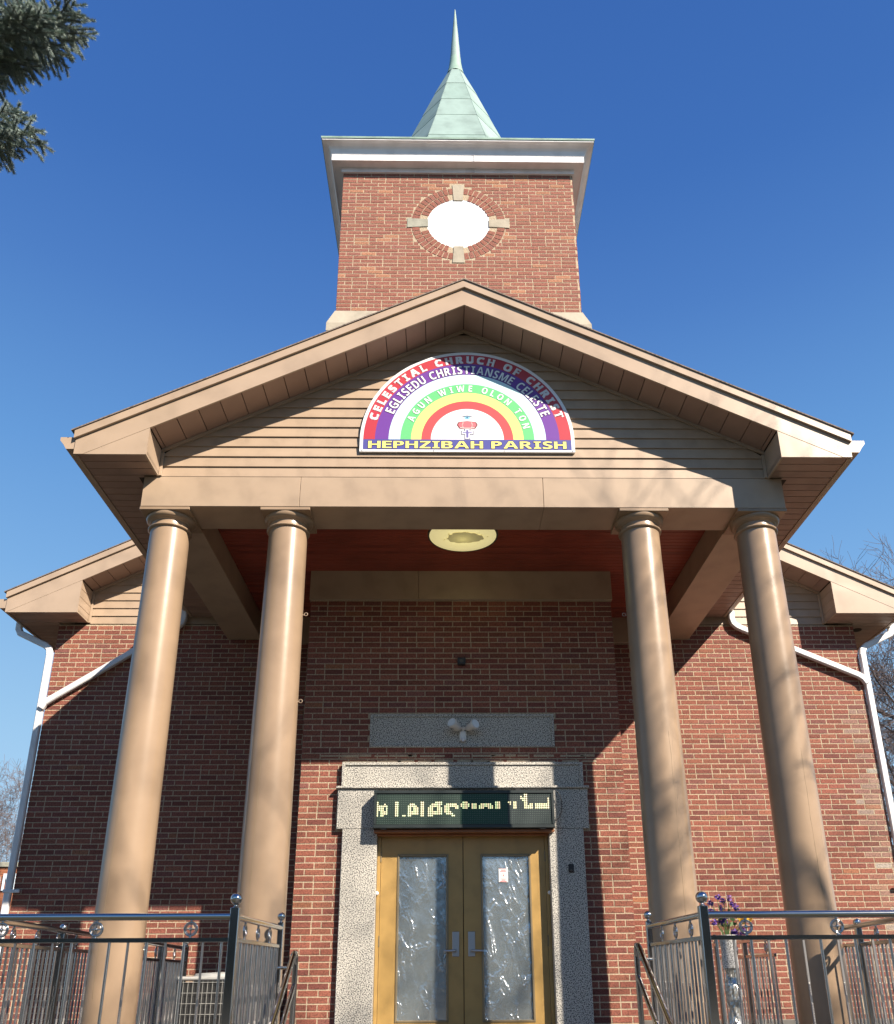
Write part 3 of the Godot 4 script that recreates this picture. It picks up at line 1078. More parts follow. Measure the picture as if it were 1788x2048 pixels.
func drains() -> void:
	for k in [-1.0, 1.0]:
		var z := ZW + 0.055
		var b := MB.new()
		var ym: float = 3.33 if k < 0 else 3.67
		pipe(b, [Vector3(k * 6.12, 4.60, ZW - 0.16), Vector3(k * 6.12, 4.49, ZW - 0.16), Vector3(k * 6.08, 4.42, ZW - 0.15), Vector3(k * 5.64, 4.19, ZW - 0.02), Vector3(k * 5.57, 4.13, ZW + 0.0), Vector3(k * 5.545, 4.04, ZW + 0.02), Vector3(k * 5.545, -1.5, ZW + 0.02)], 0.085, 0.06)
		var o := part("downspout", b, M.white_metal, building)
		b = MB.new()
		for y in [0.95]:
			b.box(Vector3(minf(k * 5.40, k * 5.60), y - 0.02, ZW + 0.02), Vector3(maxf(k * 5.40, k * 5.60), y + 0.02, ZW + 0.056), 0.004)
		part("strap", b, M.white_metal, o)
		b = MB.new()
		pipe(b, [Vector3(k * 3.79, 4.68, z), Vector3(k * 3.785, 4.56, z), Vector3(k * 3.80, 4.50, z), Vector3(k * 3.84, 4.455, z), Vector3(k * 3.90, 4.42, z), Vector3(k * 5.42, ym + 0.065, z), Vector3(k * 5.48, ym + 0.02, z), Vector3(k * 5.52, ym - 0.05, z)], 0.085, 0.065)
		part("downspout", b, M.white_metal, building)
		# mortar stained pale patch and drain hole
	var b2 := MB.new()
	b2.lathe(Vector3(5.66, 4.501, ZW - 0.22), [Vector2(0.0, 0.0), Vector2(0.06, 0.0), Vector2(0.065, 0.008)], 16)
	part("soffit_hole", b2, M.gap, building)

func doors() -> void:
	var zd := ZB - 0.058
	var b := MB.new()
	for s in [-1.0, 1.0]:
		b.box(Vector3(minf(s * 0.896, s * 0.934), FLOOR, zd - 0.12), Vector3(maxf(s * 0.896, s * 0.934), 1.452, zd + 0.012), 0.004)
	b.box(Vector3(-0.8955, 1.398, zd - 0.12), Vector3(0.8955, 1.452, zd + 0.012), 0.004)
	part("door_frame", b, M.door, building)
	b = MB.new()
	b.box(Vector3(-0.965, 1.405, ZB - 0.02), Vector3(0.985, 1.436, ZB + 0.155), 0.004)
	b.box(Vector3(-0.94, 1.385, ZB - 0.03), Vector3(0.94, 1.404, ZB + 0.05), 0.004)
	part("door_header", b, M.header, building)
	b = MB.new()
	b.box(Vector3(-0.93, FLOOR, zd - 0.30), Vector3(0.93, 1.44, zd - 0.26))
	part("vestibule", b, M.gap, building)
	for s in [-1.0, 1.0]:
		var x0: float = -0.892 if s < 0 else 0.004
		var x1: float = -0.004 if s < 0 else 0.892
		var g0: float = -0.715 if s < 0 else 0.188
		var g1: float = -0.160 if s < 0 else 0.735
		b = MB.new()
		b.box(Vector3(x0, FLOOR + 0.01, zd - 0.045), Vector3(g0, 1.394, zd))
		b.box(Vector3(g1, FLOOR + 0.01, zd - 0.045), Vector3(x1, 1.394, zd))
		b.box(Vector3(g0, 1.20, zd - 0.045), Vector3(g1, 1.394, zd))
		b.box(Vector3(g0, FLOOR + 0.01, zd - 0.045), Vector3(g1, -0.49, zd))
		var leaf := part("door", b, M.door, building)
		b = MB.new()
		var t := 0.022
		b.box(Vector3(g0, -0.49, zd - 0.03), Vector3(g0 + t, 1.20, zd + 0.009), 0.004)
		b.box(Vector3(g1 - t, -0.49, zd - 0.03), Vector3(g1, 1.20, zd + 0.009), 0.004)
		b.box(Vector3(g0 + t + 0.0005, 1.20 - t, zd - 0.03), Vector3(g1 - t - 0.0005, 1.20, zd + 0.009), 0.004)
		b.box(Vector3(g0 + t + 0.0005, -0.49, zd - 0.03), Vector3(g1 - t - 0.0005, -0.49 + t, zd + 0.009), 0.004)
		part("glazing_bead", b, M.bead, leaf)
		b = MB.new()
		b.box(Vector3(g0 + t, -0.49 + t, zd - 0.018), Vector3(g1 - t, 1.20 - t, zd - 0.013))
		part("pane", b, M.glass, leaf)
		foil(leaf, g0 + t, g1 - t, -0.49 + t, 1.20 - t, zd - 0.030, 11 if s < 0 else 29)
		# lever handle on its plate
		var hx: float = s * 0.084
		b = MB.new()
		b.box(Vector3(hx - 0.037, 0.145, zd + 0.001), Vector3(hx + 0.037, 0.395, zd + 0.010), 0.004)
		part("handle_plate", b, M.satin, leaf)
		b = MB.new()
		b.tube([Vector3(hx, 0.203, zd + 0.008), Vector3(hx, 0.203, zd + 0.055), Vector3(hx + s * 0.02, 0.203, zd + 0.062), Vector3(hx + s * 0.125, 0.200, zd + 0.062)], [0.012, 0.012, 0.0125, 0.010], 12)
		part("handle", b, M.satin, leaf)
		b = MB.new()
		b.tube([Vector3(hx, 0.345, zd + 0.008), Vector3(hx, 0.345, zd + 0.018)], [0.021, 0.020], 20)
		b.tube([Vector3(hx, 0.345, zd + 0.017), Vector3(hx, 0.345, zd + 0.021)], [0.009, 0.009], 12)
		part("lock", b, M.satin, leaf)
		for y in [1.17, 0.30, -0.55]:
			b = MB.new()
			var xh: float = s * 0.894
			b.tube([Vector3(xh, y - 0.055, zd + 0.009), Vector3(xh, y + 0.055, zd + 0.009)], [0.008, 0.008], 10)
			part("hinge", b, M.bead, leaf)
		b = MB.new()
		b.ball(Vector3(s * 0.928, 0.787, zd + 0.03), 0.022, 14)
		part("door_bumper", b, M.white, leaf)

func foil(leaf: Node3D, x0: float, x1: float, y0: float, y1: float, z: float, sd: int) -> void:   # crumpled silver sheet behind the glass
	var f := FastNoiseLite.new()
	f.noise_type = FastNoiseLite.TYPE_SIMPLEX
	f.fractal_type = FastNoiseLite.FRACTAL_RIDGED
	f.fractal_octaves = 3
	f.frequency = 2.8
	f.seed = sd
	f.domain_warp_enabled = true
	f.domain_warp_amplitude = 0.35
	f.domain_warp_frequency = 2.2
	var g := FastNoiseLite.new()
	g.frequency = 1.6
	g.seed = sd + 5
	var nx := 84
	var ny := 252
	var hs := []
	for j in ny + 1:
		var row := PackedFloat32Array()
		for i in nx + 1:
			var x := lerpf(x0, x1, float(i) / nx)
			var y := lerpf(y0, y1, float(j) / ny)
			var q := pow(clampf((f.get_noise_2d(x * 1.7 + y * 0.3, y * 0.62) + 0.1) / 1.1, 0.0, 1.0), 1.5)
			var amt := clampf(0.55 + g.get_noise_2d(x * 2.0, y * 1.4) * 1.1, 0.12, 1.0)
			if sd > 20:
				amt = clampf(amt + 0.25, 0.2, 1.0)
			row.append(z - 0.005 + 0.011 * q * amt + 0.005 * g.get_noise_2d(x * 1.1 + 7.0, y * 0.8))
		hs.append(row)
	var b := MB.new()
	var dx := (x1 - x0) / nx
	var dy := (y1 - y0) / ny
	var nn := []
	for j in ny + 1:
		var row := PackedVector3Array()
		for i in nx + 1:
			var a: float = hs[j][mini(i + 1, nx)] - hs[j][maxi(i - 1, 0)]
			var e: float = hs[mini(j + 1, ny)][i] - hs[maxi(j - 1, 0)][i]
			row.append(Vector3(-a / (2 * dx), -e / (2 * dy), 1).normalized())
		nn.append(row)
	for j in ny:
		for i in nx:
			var p := [Vector2i(i, j), Vector2i(i + 1, j), Vector2i(i + 1, j + 1), Vector2i(i, j + 1)]
			var w := []
			var m := []
			for q in p:
				w.append(Vector3(x0 + q.x * dx, y0 + q.y * dy, hs[q.y][q.x]))
				m.append(nn[q.y][q.x])
			b.t3(w[0], w[1], w[2], m[0], m[1], m[2])
			b.t3(w[0], w[2], w[3], m[0], m[2], m[3])
	part("foil_sheet", b, M.foil, leaf)

# ------------------------------------------------------------------ signs and fittings
func glyph(ch: String, font: Font) -> TextMesh:
	var t := TextMesh.new()
	t.text = ch
	t.font = font
	t.font_size = 64
	t.pixel_size = 0.01
	t.depth = 0.02
	t.curve_step = 1.5
	return t

func letters(parent: Node3D, text: String, m: Material, place: Callable, h: float, span: float, wide: float, font: Font, outline: Material = null) -> void:
	# sets the text along a span (in metres, or the arc length); place(s) gives the transform at distance s
	var cap := glyph("H", font).get_aabb().size.y
	var k := h / cap
	var ws := []
	var total := 0.0
	for ch in text:
		var w := 0.30 * cap
		if ch != " ":
			w = glyph(ch, font).get_aabb().size.x
		ws.append(w * k * wide)
		total += w * k * wide
	var gap := (span - total) / maxf(text.length() - 1, 1)
	var x := 0.0
	for i in text.length():
		var ch := text[i]
		if ch != " ":
			var tm := glyph(ch, font)
			var ab := tm.get_aabb()
			var at: Transform3D = place.call(x + ws[i] / 2)
			var sc := Basis.from_scale(Vector3(k * wide, k, 0.1))
			var off := -(ab.position + ab.size / 2)
			off.z = 0.0
			var capmid: float = 0.0
			off.y = -(glyph("H", font).get_aabb().position.y + cap / 2) + capmid
			var o := put("letter", tm, m, parent, Vector3.ZERO)
			o.transform = Transform3D(at.basis * sc, at.origin - where(parent) + at.basis * sc * off)
			if outline:
				for d in [Vector3(0.0045, 0.0045, 0), Vector3(-0.0045, -0.0045, 0), Vector3(0.0045, -0.0045, 0), Vector3(-0.0045, 0.0045, 0)]:
					var u := put("letter_outline", tm, outline, parent, Vector3.ZERO)
					u.transform = Transform3D(o.transform.basis, o.transform.origin + at.basis * (d - Vector3(0, 0, 0.0015)))
		x += ws[i] + gap

func sector(r0: float, r1: float, c: Vector2, n := 72) -> PackedVector2Array:
	var p := PackedVector2Array()
	for i in n + 1:
		var a := PI * i / n
		p.append(c + Vector2(cos(a), sin(a)) * r1)
	if r0 > 0.0:
		for i in n + 1:
			var a := PI - PI * i / n
			p.append(c + Vector2(cos(a), sin(a)) * r0)
	return p

func flat(b: MB, p: PackedVector2Array, z: float) -> void:
	b.prism(p, z - 0.0012, z)

func fittings() -> void:
	var bold := SystemFont.new()
	bold.font_names = PackedStringArray(["Droid Sans"])
	bold.font_weight = 700
	# ---- rainbow sign on the gable
	var cx := 0.028
	var y0 := 4.888
	var sign_ := thing("rainbow_sign", "half round rainbow sign with white rim and lettering on the tan gable", "sign", Vector3(cx, y0, 0.02))
	var z := 0.030
	var c := Vector2(cx, 5.032)
	var b := MB.new()
	var board := sector(0.0, 1.086, c)
	board.append(Vector2(cx - 1.086, y0))
	board.append(Vector2(cx + 1.086, y0))
	b.prism(board, 0.004, z)
	part("board", b, ink(Color(0.80, 0.80, 0.80)), sign_)
	var inks := [Color(0.46, 0.045, 0.06), Color(0.155, 0.05, 0.30), Color(0.60, 0.82, 0.84), Color(0.14, 0.52, 0.20), Color(0.86, 0.76, 0.22), Color(0.62, 0.085, 0.085), Color(0.82, 0.82, 0.82)]
	var rs := [1.052, 0.935, 0.797, 0.679, 0.570, 0.466, 0.370, 0.0]
	var called := ["red_band", "purple_band", "pale_band", "green_band", "yellow_band", "red_band", "centre"]
	for i in 7:
		b = MB.new()
		flat(b, sector(rs[i + 1], rs[i], c), z + 0.0015)
		part(called[i], b, ink(inks[i]), sign_)
	b = MB.new()
	flat(b, PackedVector2Array([Vector2(cx - 1.052, y0 + 0.026), Vector2(cx + 1.052, y0 + 0.026), Vector2(cx + 1.052, c.y - 0.001), Vector2(cx - 1.052, c.y - 0.001)]), z + 0.0015)
	part("name_bar", b, ink(Color(0.085, 0.085, 0.30)), sign_)
	var white_ink := ink(Color(0.82, 0.82, 0.82))
	var navy := ink(Color(0.05, 0.035, 0.16))
	var arc := func(r: float, a0: float) -> Callable:
		return func(s: float) -> Transform3D:
			var a := deg_to_rad(a0) - s / r
			return Transform3D(Basis(Vector3.BACK, a - PI / 2), Vector3(c.x + cos(a) * r, c.y + sin(a) * r, z + 0.004))
	letters(sign_, "CELESTIAL CHRUCH OF CHRIST", white_ink, arc.call(0.987, 166.0), 0.082, deg_to_rad(150.0) * 0.987, 1.12, bold, white_ink)
	letters(sign_, "EGLISEDU CHRISTIANSME CELESTE", white_ink, arc.call(0.858, 158.0), 0.098, deg_to_rad(138.0) * 0.858, 0.86, bold, navy)
	letters(sign_, "AGUN WIWE OLON TON", white_ink, arc.call(0.622, 159.0), 0.074, deg_to_rad(146.0) * 0.622, 0.88, bold)
	letters(sign_, "HEPHZIBAH PARISH", ink(Color(0.82, 0.76, 0.22)), func(s: float) -> Transform3D: return Transform3D(Basis(), Vector3(cx - 1.0 + s, 4.968, z + 0.004)), 0.084, 2.0, 1.95, bold, navy)
	emblem(sign_, cx, c.y, z + 0.003)
	b = MB.new()
	for q in [[-1.06, 0.012], [1.06, 0.012], [-0.34, 0.012], [0.37, 0.012], [-0.78, 0.72], [0.79, 0.72]]:
		b.lathe(Vector3(cx + q[0], y0 + q[1], z), [Vector2(0.0, 0.0)], 6)
		b.box(Vector3(cx + q[0] - 0.006, y0 + q[1] - 0.006, z - 0.001), Vector3(cx + q[0] + 0.006, y0 + q[1] + 0.006, z + 0.004), 0.002)
	part("screw", b, M.satin, sign_)

	# ---- LED board over the door
	var led := thing("led_sign", "long black message board of LED dots above the double doors", "sign", Vector3(0.01, 1.44, ZB + 0.05))
	var zf := ZB + 0.225
	b = MB.new()
	b.box(Vector3(-0.968, 1.44, ZB + 0.0655), Vector3(0.986, 1.846, zf - 0.02), 0.004)
	b.box(Vector3(-0.968, 1.44, zf - 0.021), Vector3(0.986, 1.478, zf), 0.004)
	b.box(Vector3(-0.968, 1.812, zf - 0.021), Vector3(0.986, 1.846, zf), 0.004)
	b.box(Vector3(-0.968, 1.4785, zf - 0.021), Vector3(-0.938, 1.8115, zf), 0.004)
	b.box(Vector3(0.957, 1.4785, zf - 0.021), Vector3(0.986, 1.8115, zf), 0.004)
	part("case", b, M.led_case, led)
	var px := 1.89 / 96.0
	var py := 0.327 / 16.0
	var xs := -0.935
	for q in [[0, 46, 0], [46, 72, 1], [72, 96, 2]]:
		b = MB.new()
		b.box(Vector3(xs + q[0] * px, 1.481, zf - 0.0195), Vector3(xs + q[1] * px - 0.001, 1.809, zf - 0.014))
		part("dot_panel", b, M.led_back[q[2]], led)
	var lit := {}
	var on := func(cols: Array, rows: Array) -> void:
		for q in cols:
			for r in rows:
				lit[Vector2i(q, r)] = true
	on.call([0], [4, 5, 6, 7, 8, 9, 10, 11]); on.call([1], [6, 7, 8]); on.call([2, 3], [6, 7, 8, 9, 10, 11]); on.call([4], [5, 6, 9, 10]); on.call([5], [6, 7, 8, 9, 10])
	on.call([10, 11], [4, 5, 6, 7, 8, 9, 10, 11]); on.call([14, 15], [11])
	on.call([17], [6, 7, 8, 9, 10, 11]); on.call([18], [5, 6, 7, 8, 9, 10, 11]); on.call([19], [5, 6, 9, 10]); on.call([20], [5, 6, 7, 8, 9, 10]); on.call([21], [6, 7, 8, 9, 10]); on.call([22], [7, 8, 9, 10])
	on.call([24, 25], [4, 5, 6, 7, 8, 9, 10, 11])
	on.call([28], [7, 8, 9, 10, 11]); on.call([29], [6, 7, 8, 9, 10, 11]); on.call([30], [5, 6, 7, 8, 9, 10, 11]); on.call([31], [5, 6, 9, 10]); on.call([32], [4, 5, 6, 9, 10]); on.call([33, 34], [4, 5, 6, 7, 8, 9, 10]); on.call([35], [4, 5, 7, 8, 9, 10])
	on.call([37], [6, 7, 8, 9]); on.call([38, 39], [5, 6, 7, 8, 9, 10]); on.call([40], [5, 6, 9, 10]); on.call([41], [5, 6, 10, 11]); on.call([42], [5, 6, 11]); on.call([43], [5, 6, 7]); on.call([44], [6, 7])
	on.call([46], [5, 6]); on.call([47, 48, 49], [4, 5, 6, 7]); on.call([50], [5, 6]); on.call([52, 53, 54], [5, 6, 7])
	on.call([56], [6, 7]); on.call([57, 58], [5, 6, 7]); on.call([59, 60], [5, 6]); on.call([61, 62], [5, 6, 7]); on.call([63], [6, 7]); on.call([65, 66, 67], [4, 5, 6, 7])
	on.call([72], [4]); on.call([73], [4, 5]); on.call([75, 76], [4, 5, 6, 7]); on.call([79], [1, 2]); on.call([80], [2, 3]); on.call([81, 82], [0, 1, 2, 3, 4, 5, 6, 7]); on.call([83], [6, 7]); on.call([84, 85], [5, 6, 7])
	on.call([87, 88, 89, 90, 91, 92, 93], [5, 6, 7]); on.call([94], [2, 3, 4, 5, 6, 7])
	var off_b := MB.new()
	var on_b := [MB.new(), MB.new(), MB.new()]
	for r in 16:
		for q in 96:
			var o := Vector3(xs + (q + 0.5) * px, 1.481 + (15.5 - r) * py, zf - 0.014)
			var w := 0.0085 if lit.has(Vector2i(q, r)) else 0.0042
			var tgt := off_b
			if lit.has(Vector2i(q, r)):
				tgt = on_b[(q * 7 + r * 3) % 3]
			tgt.quad(o + Vector3(-w, 0, 0.004), o + Vector3(0, -w, 0.004), o + Vector3(w, 0, 0.004), o + Vector3(0, w, 0.004))
			for k in 4:
				var d := [Vector3(-w, 0, 0.004), Vector3(0, -w, 0.004), Vector3(w, 0, 0.004), Vector3(0, w, 0.004)]
				var p: Vector3 = o + d[k]
				var e: Vector3 = o + d[(k + 1) % 4]
				tgt.quad(p, p - Vector3(0, 0, 0.005), e - Vector3(0, 0, 0.005), e)
	stuff(part("unlit_led", off_b, M.led_off, led))
	var glow := [Color(1.0, 0.96, 0.72), Color(1.0, 0.90, 0.72), Color(0.92, 1.0, 0.74)]
	for k in 3:
		var m := mat(Color(0.5, 0.5, 0.35), 0.4)
		m.emission_enabled = true
		m.emission = (glow[k] as Color)
		m.emission_energy_multiplier = 0.75
		stuff(part("lit_led", on_b[k], m, led))
	b = MB.new()
	for x in [-0.855, 0.855]:
		b.box(Vector3(x - 0.03, 1.428, zf - 0.06), Vector3(x + 0.03, 1.4395, zf - 0.01), 0.003)
	part("latch", b, M.black, led)
	b = MB.new()
	var cab := []
	var cr := []
	for i in 17:
		var a := -1.9 + 3.8 * i / 16.0
		cab.append(Vector3(0.998 + cos(a) * 0.085, 1.70 + sin(a) * 0.17, zf - 0.10))
		cr.append(0.0045)
	b.tube(cab, cr, 6)
	b.tube([Vector3(0.56, 1.853, zf - 0.06), Vector3(0.70, 1.862, zf - 0.07), Vector3(0.86, 1.872, zf - 0.08), Vector3(0.97, 1.862, zf - 0.10)], [0.004, 0.004, 0.004, 0.004], 6)
	b.box(Vector3(0.57, 1.8465, zf - 0.08), Vector3(0.63, 1.872, zf - 0.04), 0.004)
	part("cable", b, M.black, led)

	# ---- twin floodlight
	var fl := thing("floodlight", "twin headed grey floodlight on the recessed stone panel above the door", "floodlight", Vector3(0.02, 2.5, ZB - 0.004))
	b = MB.new()
	b.box(Vector3(-0.030, 2.445, ZB - 0.004), Vector3(0.045, 2.56, ZB + 0.055), 0.012)
	b.tube([Vector3(0.008, 2.545, ZB + 0.03), Vector3(0.008, 2.60, ZB + 0.05)], [0.016, 0.014], 12)
	part("mount", b, M.cast, fl)
	b = MB.new()
	b.tube([Vector3(0.008, 2.47, ZB + 0.055), Vector3(0.008, 2.46, ZB + 0.075), Vector3(0.008, 2.43, ZB + 0.075)], [0.018, 0.024, 0.012], 12)
	part("sensor", b, M.white_metal, fl)
	for s in [-1.0, 1.0]:
		b = MB.new()
		var base := Vector3(0.01 + s * 0.045, 2.585, ZB + 0.055)
		var tip: Vector3 = base + Vector3(s * 0.105, 0.05 if s < 0 else 0.03, 0.135)
		var dir: Vector3 = (tip - base).normalized()
		b.tube([base, base + dir * 0.03, base + dir * 0.031, base + dir * 0.12, base + dir * 0.121, base + dir * 0.15], [0.03, 0.052, 0.040, 0.044, 0.055, 0.057], 20)
		b.tube([Vector3(0.008, 2.59, ZB + 0.045), base + dir * 0.02], [0.014, 0.018], 10)
		var head := part("lamp_head", b, M.cast, fl)
		b = MB.new()
		b.tube([base + dir * 0.149, base + dir * 0.155], [0.052, 0.046], 20)
		part("lens", b, M.lens, head)

	# ---- ceiling light
	var cl := thing("ceiling_light", "round yellowed glass ceiling light under the red porch ceiling", "ceiling light", Vector3(0, 4.58, -1.1))
	b = MB.new()
	b.lathe(Vector3(0, 0, -1.06), [Vector2(0.372, 4.522), Vector2(0.392, 4.524), Vector2(0.394, 4.540), Vector2(0.380, 4.543)], 56)
	part("rim", b, M.rim, cl)
	b = MB.new()
	b.lathe(Vector3(0, 0, -1.06), [Vector2(0.0, 4.502), Vector2(0.18, 4.505), Vector2(0.29, 4.511), Vector2(0.35, 4.518), Vector2(0.378, 4.527)], 56, true)
	b.lathe(Vector3(0, 0, -1.06), [Vector2(0.380, 4.540), Vector2(0.384, 4.556), Vector2(0.36, 4.583)], 56)
	part("glass_shade", b, M.opal, cl)
	b = MB.new()
	var rim_ := []
	for i in 64:
		var a := TAU * i / 64
		var r := 0.20 + 0.012 * sin(a * 3.0 + 1.0) + 0.008 * sin(a * 11.0) + rng.randf_range(-0.007, 0.007)
		rim_.append(Vector3(0.02 + cos(a) * r, 4.4994, -1.06 - sin(a) * r * 0.62))
	for i in 64:
		b.tri(Vector3(0.02, 4.4994, -1.06), rim_[i], rim_[(i + 1) % 64])
	for k in 18:
		var a := rng.randf() * TAU
		var r := rng.randf_range(0.18, 0.26)
		var q := rng.randf_range(0.003, 0.010)
		var c0 := Vector3(0.02 + cos(a) * r, 4.500 - 0.00002 * k, -1.06 - sin(a) * r * 0.68)
		for i in 8:
			b.tri(c0, c0 + Vector3(cos(TAU * i / 8), 0, -sin(TAU * i / 8)) * q, c0 + Vector3(cos(TAU * (i + 1) / 8), 0, -sin(TAU * (i + 1) / 8)) * q)
	stuff(part("dust_speck", b, M.dirt, cl))
	var lamp := OmniLight3D.new()
	lamp.name = "ceiling_lamp"
	lamp.light_color = Color(1.0, 0.95, 0.68)
	lamp.light_energy = 0.03
	lamp.light_size = 0.3
	lamp.omni_range = 12.0
	lamp.omni_attenuation = 2.0
	lamp.shadow_enabled = true
	cl.add_child(lamp)
	lamp.position = Vector3(0, 4.45, -1.1) - cl.position

	# ---- small things
	var o := thing("black_box", "small black box fixed to bricks high above the stone panel", "box", Vector3(0, 3.41, ZB))
	b = MB.new()
	b.box(Vector3(-0.05, 3.365, ZB - 0.002), Vector3(0.045, 3.455, ZB + 0.05), 0.008)
	part("case", b, M.black, o)
	b = MB.new()
	b.tube([Vector3(-0.002, 3.41, ZB + 0.049), Vector3(-0.002, 3.41, ZB + 0.056)], [0.022, 0.020], 14)
	part("lens", b, M.rim, o)
	o = thing("doorbell", "small black doorbell on the speckled stone right of the doors", "doorbell", Vector3(1.158, 1.025, ZB + 0.066))
	b = MB.new()
	b.box(Vector3(1.128, 0.985, ZB + 0.0655), Vector3(1.188, 1.075, ZB + 0.088), 0.012)
	part("case", b, M.black, o)
	b = MB.new()
	b.tube([Vector3(1.158, 1.005, ZB + 0.087), Vector3(1.158, 1.005, ZB + 0.092)], [0.014, 0.013], 14)
	part("button", b, M.rim, o)
	# notice on the right hand pane
	var zp := ZB - 0.058 - 0.0115
	o = thing("paper_notice", "white paper notice with red print on the right door pane", "notice", Vector3(0.437, 0.975, zp))
	b = MB.new()
	b.box(Vector3(0.387, 0.902, zp), Vector3(0.487, 1.046, zp + 0.001))
	part("sheet", b, ink(Color(0.8, 0.8, 0.8)), o)
	b = MB.new()
	var zq := zp + 0.0013
	for q in [[1.028, 0.050, 0.010], [1.012, 0.070, 0.009], [0.935, 0.066, 0.008], [0.923, 0.034, 0.006], [0.912, 0.066, 0.009]]:
		var x: float = 0.437 - q[1] / 2
		while x < 0.437 + q[1] / 2 - 0.003:
			b.box(Vector3(x, q[0] - q[2] / 2, zq - 0.0003), Vector3(x + 0.0055, q[0] + q[2] / 2, zq))
			x += 0.0075
	b.torus(Vector3(0.437, 0.973, zq), Vector3.BACK, 0.021, 0.0015, 24, 6)
	b.box(Vector3(0.430, 0.964, zq - 0.0003), Vector3(0.444, 0.974, zq), 0.0)
	b.box(Vector3(0.432, 0.976, zq - 0.0003), Vector3(0.442, 0.982, zq), 0.0)
	b.box(Vector3(0.3885, 0.9035, zq - 0.0004), Vector3(0.4855, 0.906, zq))
	b.box(Vector3(0.3885, 1.042, zq - 0.0004), Vector3(0.4855, 1.0445, zq))
	part("print", b, ink(Color(0.55, 0.06, 0.06)), o)

func emblem(sg: Node3D, cx: float, cy: float, z: float) -> void:
	# an eye, a crown and a cross
	var b := MB.new()
	var dark := ink(Color(0.10, 0.11, 0.16))
	var pts := PackedVector2Array()
	for i in 17:
		var t := i / 16.0
		pts.append(Vector2(cx + lerpf(-0.068, 0.068, t), cy + 0.268 + sin(PI * t) * 0.022))
	for i in 17:
		var t := 1.0 - i / 16.0
		pts.append(Vector2(cx + lerpf(-0.066, 0.066, t), cy + 0.267 + sin(PI * t) * 0.010))
	flat(b, pts, z)
	part("eye_lid", b, dark, sg)
	b = MB.new()
	var el := PackedVector2Array()
	for i in 28:
		el.append(Vector2(cx + cos(TAU * i / 28) * 0.030, cy + 0.262 + sin(TAU * i / 28) * 0.020))
	flat(b, el, z - 0.0004)
	part("iris", b, ink(Color(0.25, 0.52, 0.72)), sg)
	b = MB.new()
	el = PackedVector2Array()
	for i in 16:
		el.append(Vector2(cx + cos(TAU * i / 16) * 0.010, cy + 0.263 + sin(TAU * i / 16) * 0.008))
	flat(b, el, z + 0.0004)
	part("pupil", b, ink(Color(0.03, 0.09, 0.15)), sg)
	# crown
	var cr := func(k: float) -> PackedVector2Array:
		var p := PackedVector2Array()
		for q in [[-0.075, 0.135], [-0.098, 0.175], [-0.085, 0.205], [-0.055, 0.212], [-0.03, 0.214], [0.0, 0.218], [0.03, 0.214], [0.055, 0.212], [0.085, 0.205], [0.098, 0.175], [0.075, 0.135], [0.03, 0.127], [-0.03, 0.127]]:
			p.append(Vector2(cx + q[0] * k, cy + 0.172 + (q[1] - 0.172) * k))
		return p
	b = MB.new()
	flat(b, cr.call(1.10), z - 0.0006)
	part("crown_outline", b, ink(Color(0.16, 0.06, 0.06)), sg)
	b = MB.new()
	flat(b, cr.call(0.95), z)
	part("crown", b, ink(Color(0.72, 0.16, 0.18)), sg)
	b = MB.new()
	for s in [-1.0, 1.0]:
		for i in 5:
			b.lathe(Vector3(cx + s * (0.085 - 0.006 * absf(i - 2.0) - 0.002), cy + 0.150 + 0.012 * i, z), [Vector2(0, 0)], 4)
			b.torus(Vector3(cx + s * (0.052 - 0.004 * absf(i - 2.0)), cy + 0.148 + 0.013 * i, z), Vector3.BACK, 0.004, 0.0015, 10, 5)
	flat(b, PackedVector2Array([Vector2(cx - 0.072, cy + 0.140), Vector2(cx - 0.03, cy + 0.132), Vector2(cx + 0.03, cy + 0.132), Vector2(cx + 0.072, cy + 0.140), Vector2(cx + 0.074, cy + 0.146), Vector2(cx + 0.03, cy + 0.139), Vector2(cx - 0.03, cy + 0.139), Vector2(cx - 0.074, cy + 0.146)]), z + 0.0005)
	part("crown_trim", b, ink(Color(0.8, 0.76, 0.7)), sg)
	# cross
	var cross := func(e: float) -> PackedVector2Array:
		var w := 0.013 + e
		var p := PackedVector2Array()
		for q in [[-w, 0.008 - e + 0.012], [w, 0.008 - e + 0.012], [w, 0.074 - e], [0.047 + e, 0.074 - e], [0.047 + e, 0.088 + e], [w, 0.088 + e], [w, 0.114 + e], [-w, 0.114 + e], [-w, 0.088 + e], [-0.047 - e, 0.088 + e], [-0.047 - e, 0.074 - e], [-w, 0.074 - e]]:
			p.append(Vector2(cx + q[0], cy + q[1]))
		return p
	var lay_ := [[0.017, Color(0.06, 0.06, 0.14)], [0.010, Color(0.8, 0.8, 0.82)], [-0.001, Color(0.16, 0.14, 0.36)]]
	for i in 3:
		b = MB.new()
		flat(b, cross.call(lay_[i][0]), z + 0.0006 * i)
		part("cross", b, ink(lay_[i][1]), sg)

# ------------------------------------------------------------------ railings
var baluster_mesh := {}

func twisted(h: float) -> ArrayMesh:   # a square bar with twisted lengths
	var b := MB.new()
	var n := 280
	var q := 0.0072
	var pr := []
	for i in n + 1:
		var y := -h * i / n
		var t := -y
		var a := 0.0
		for s in [[0.26, 0.335], [0.375, 0.505], [0.545, 0.62]]:
			a += TAU * 26.0 * clampf(t - s[0], 0.0, s[1] - s[0])
		var ring := []
		for k in 4:
			var w := a + PI / 4 + PI / 2 * k
			ring.append(Vector3(cos(w) * q * 1.25, y, -sin(w) * q * 1.25))
		pr.append(ring)
	for i in n:
		for k in 4:
			b.quad(pr[i + 1][k], pr[i + 1][(k + 1) % 4], pr[i][(k + 1) % 4], pr[i][k])
	return b.mesh()

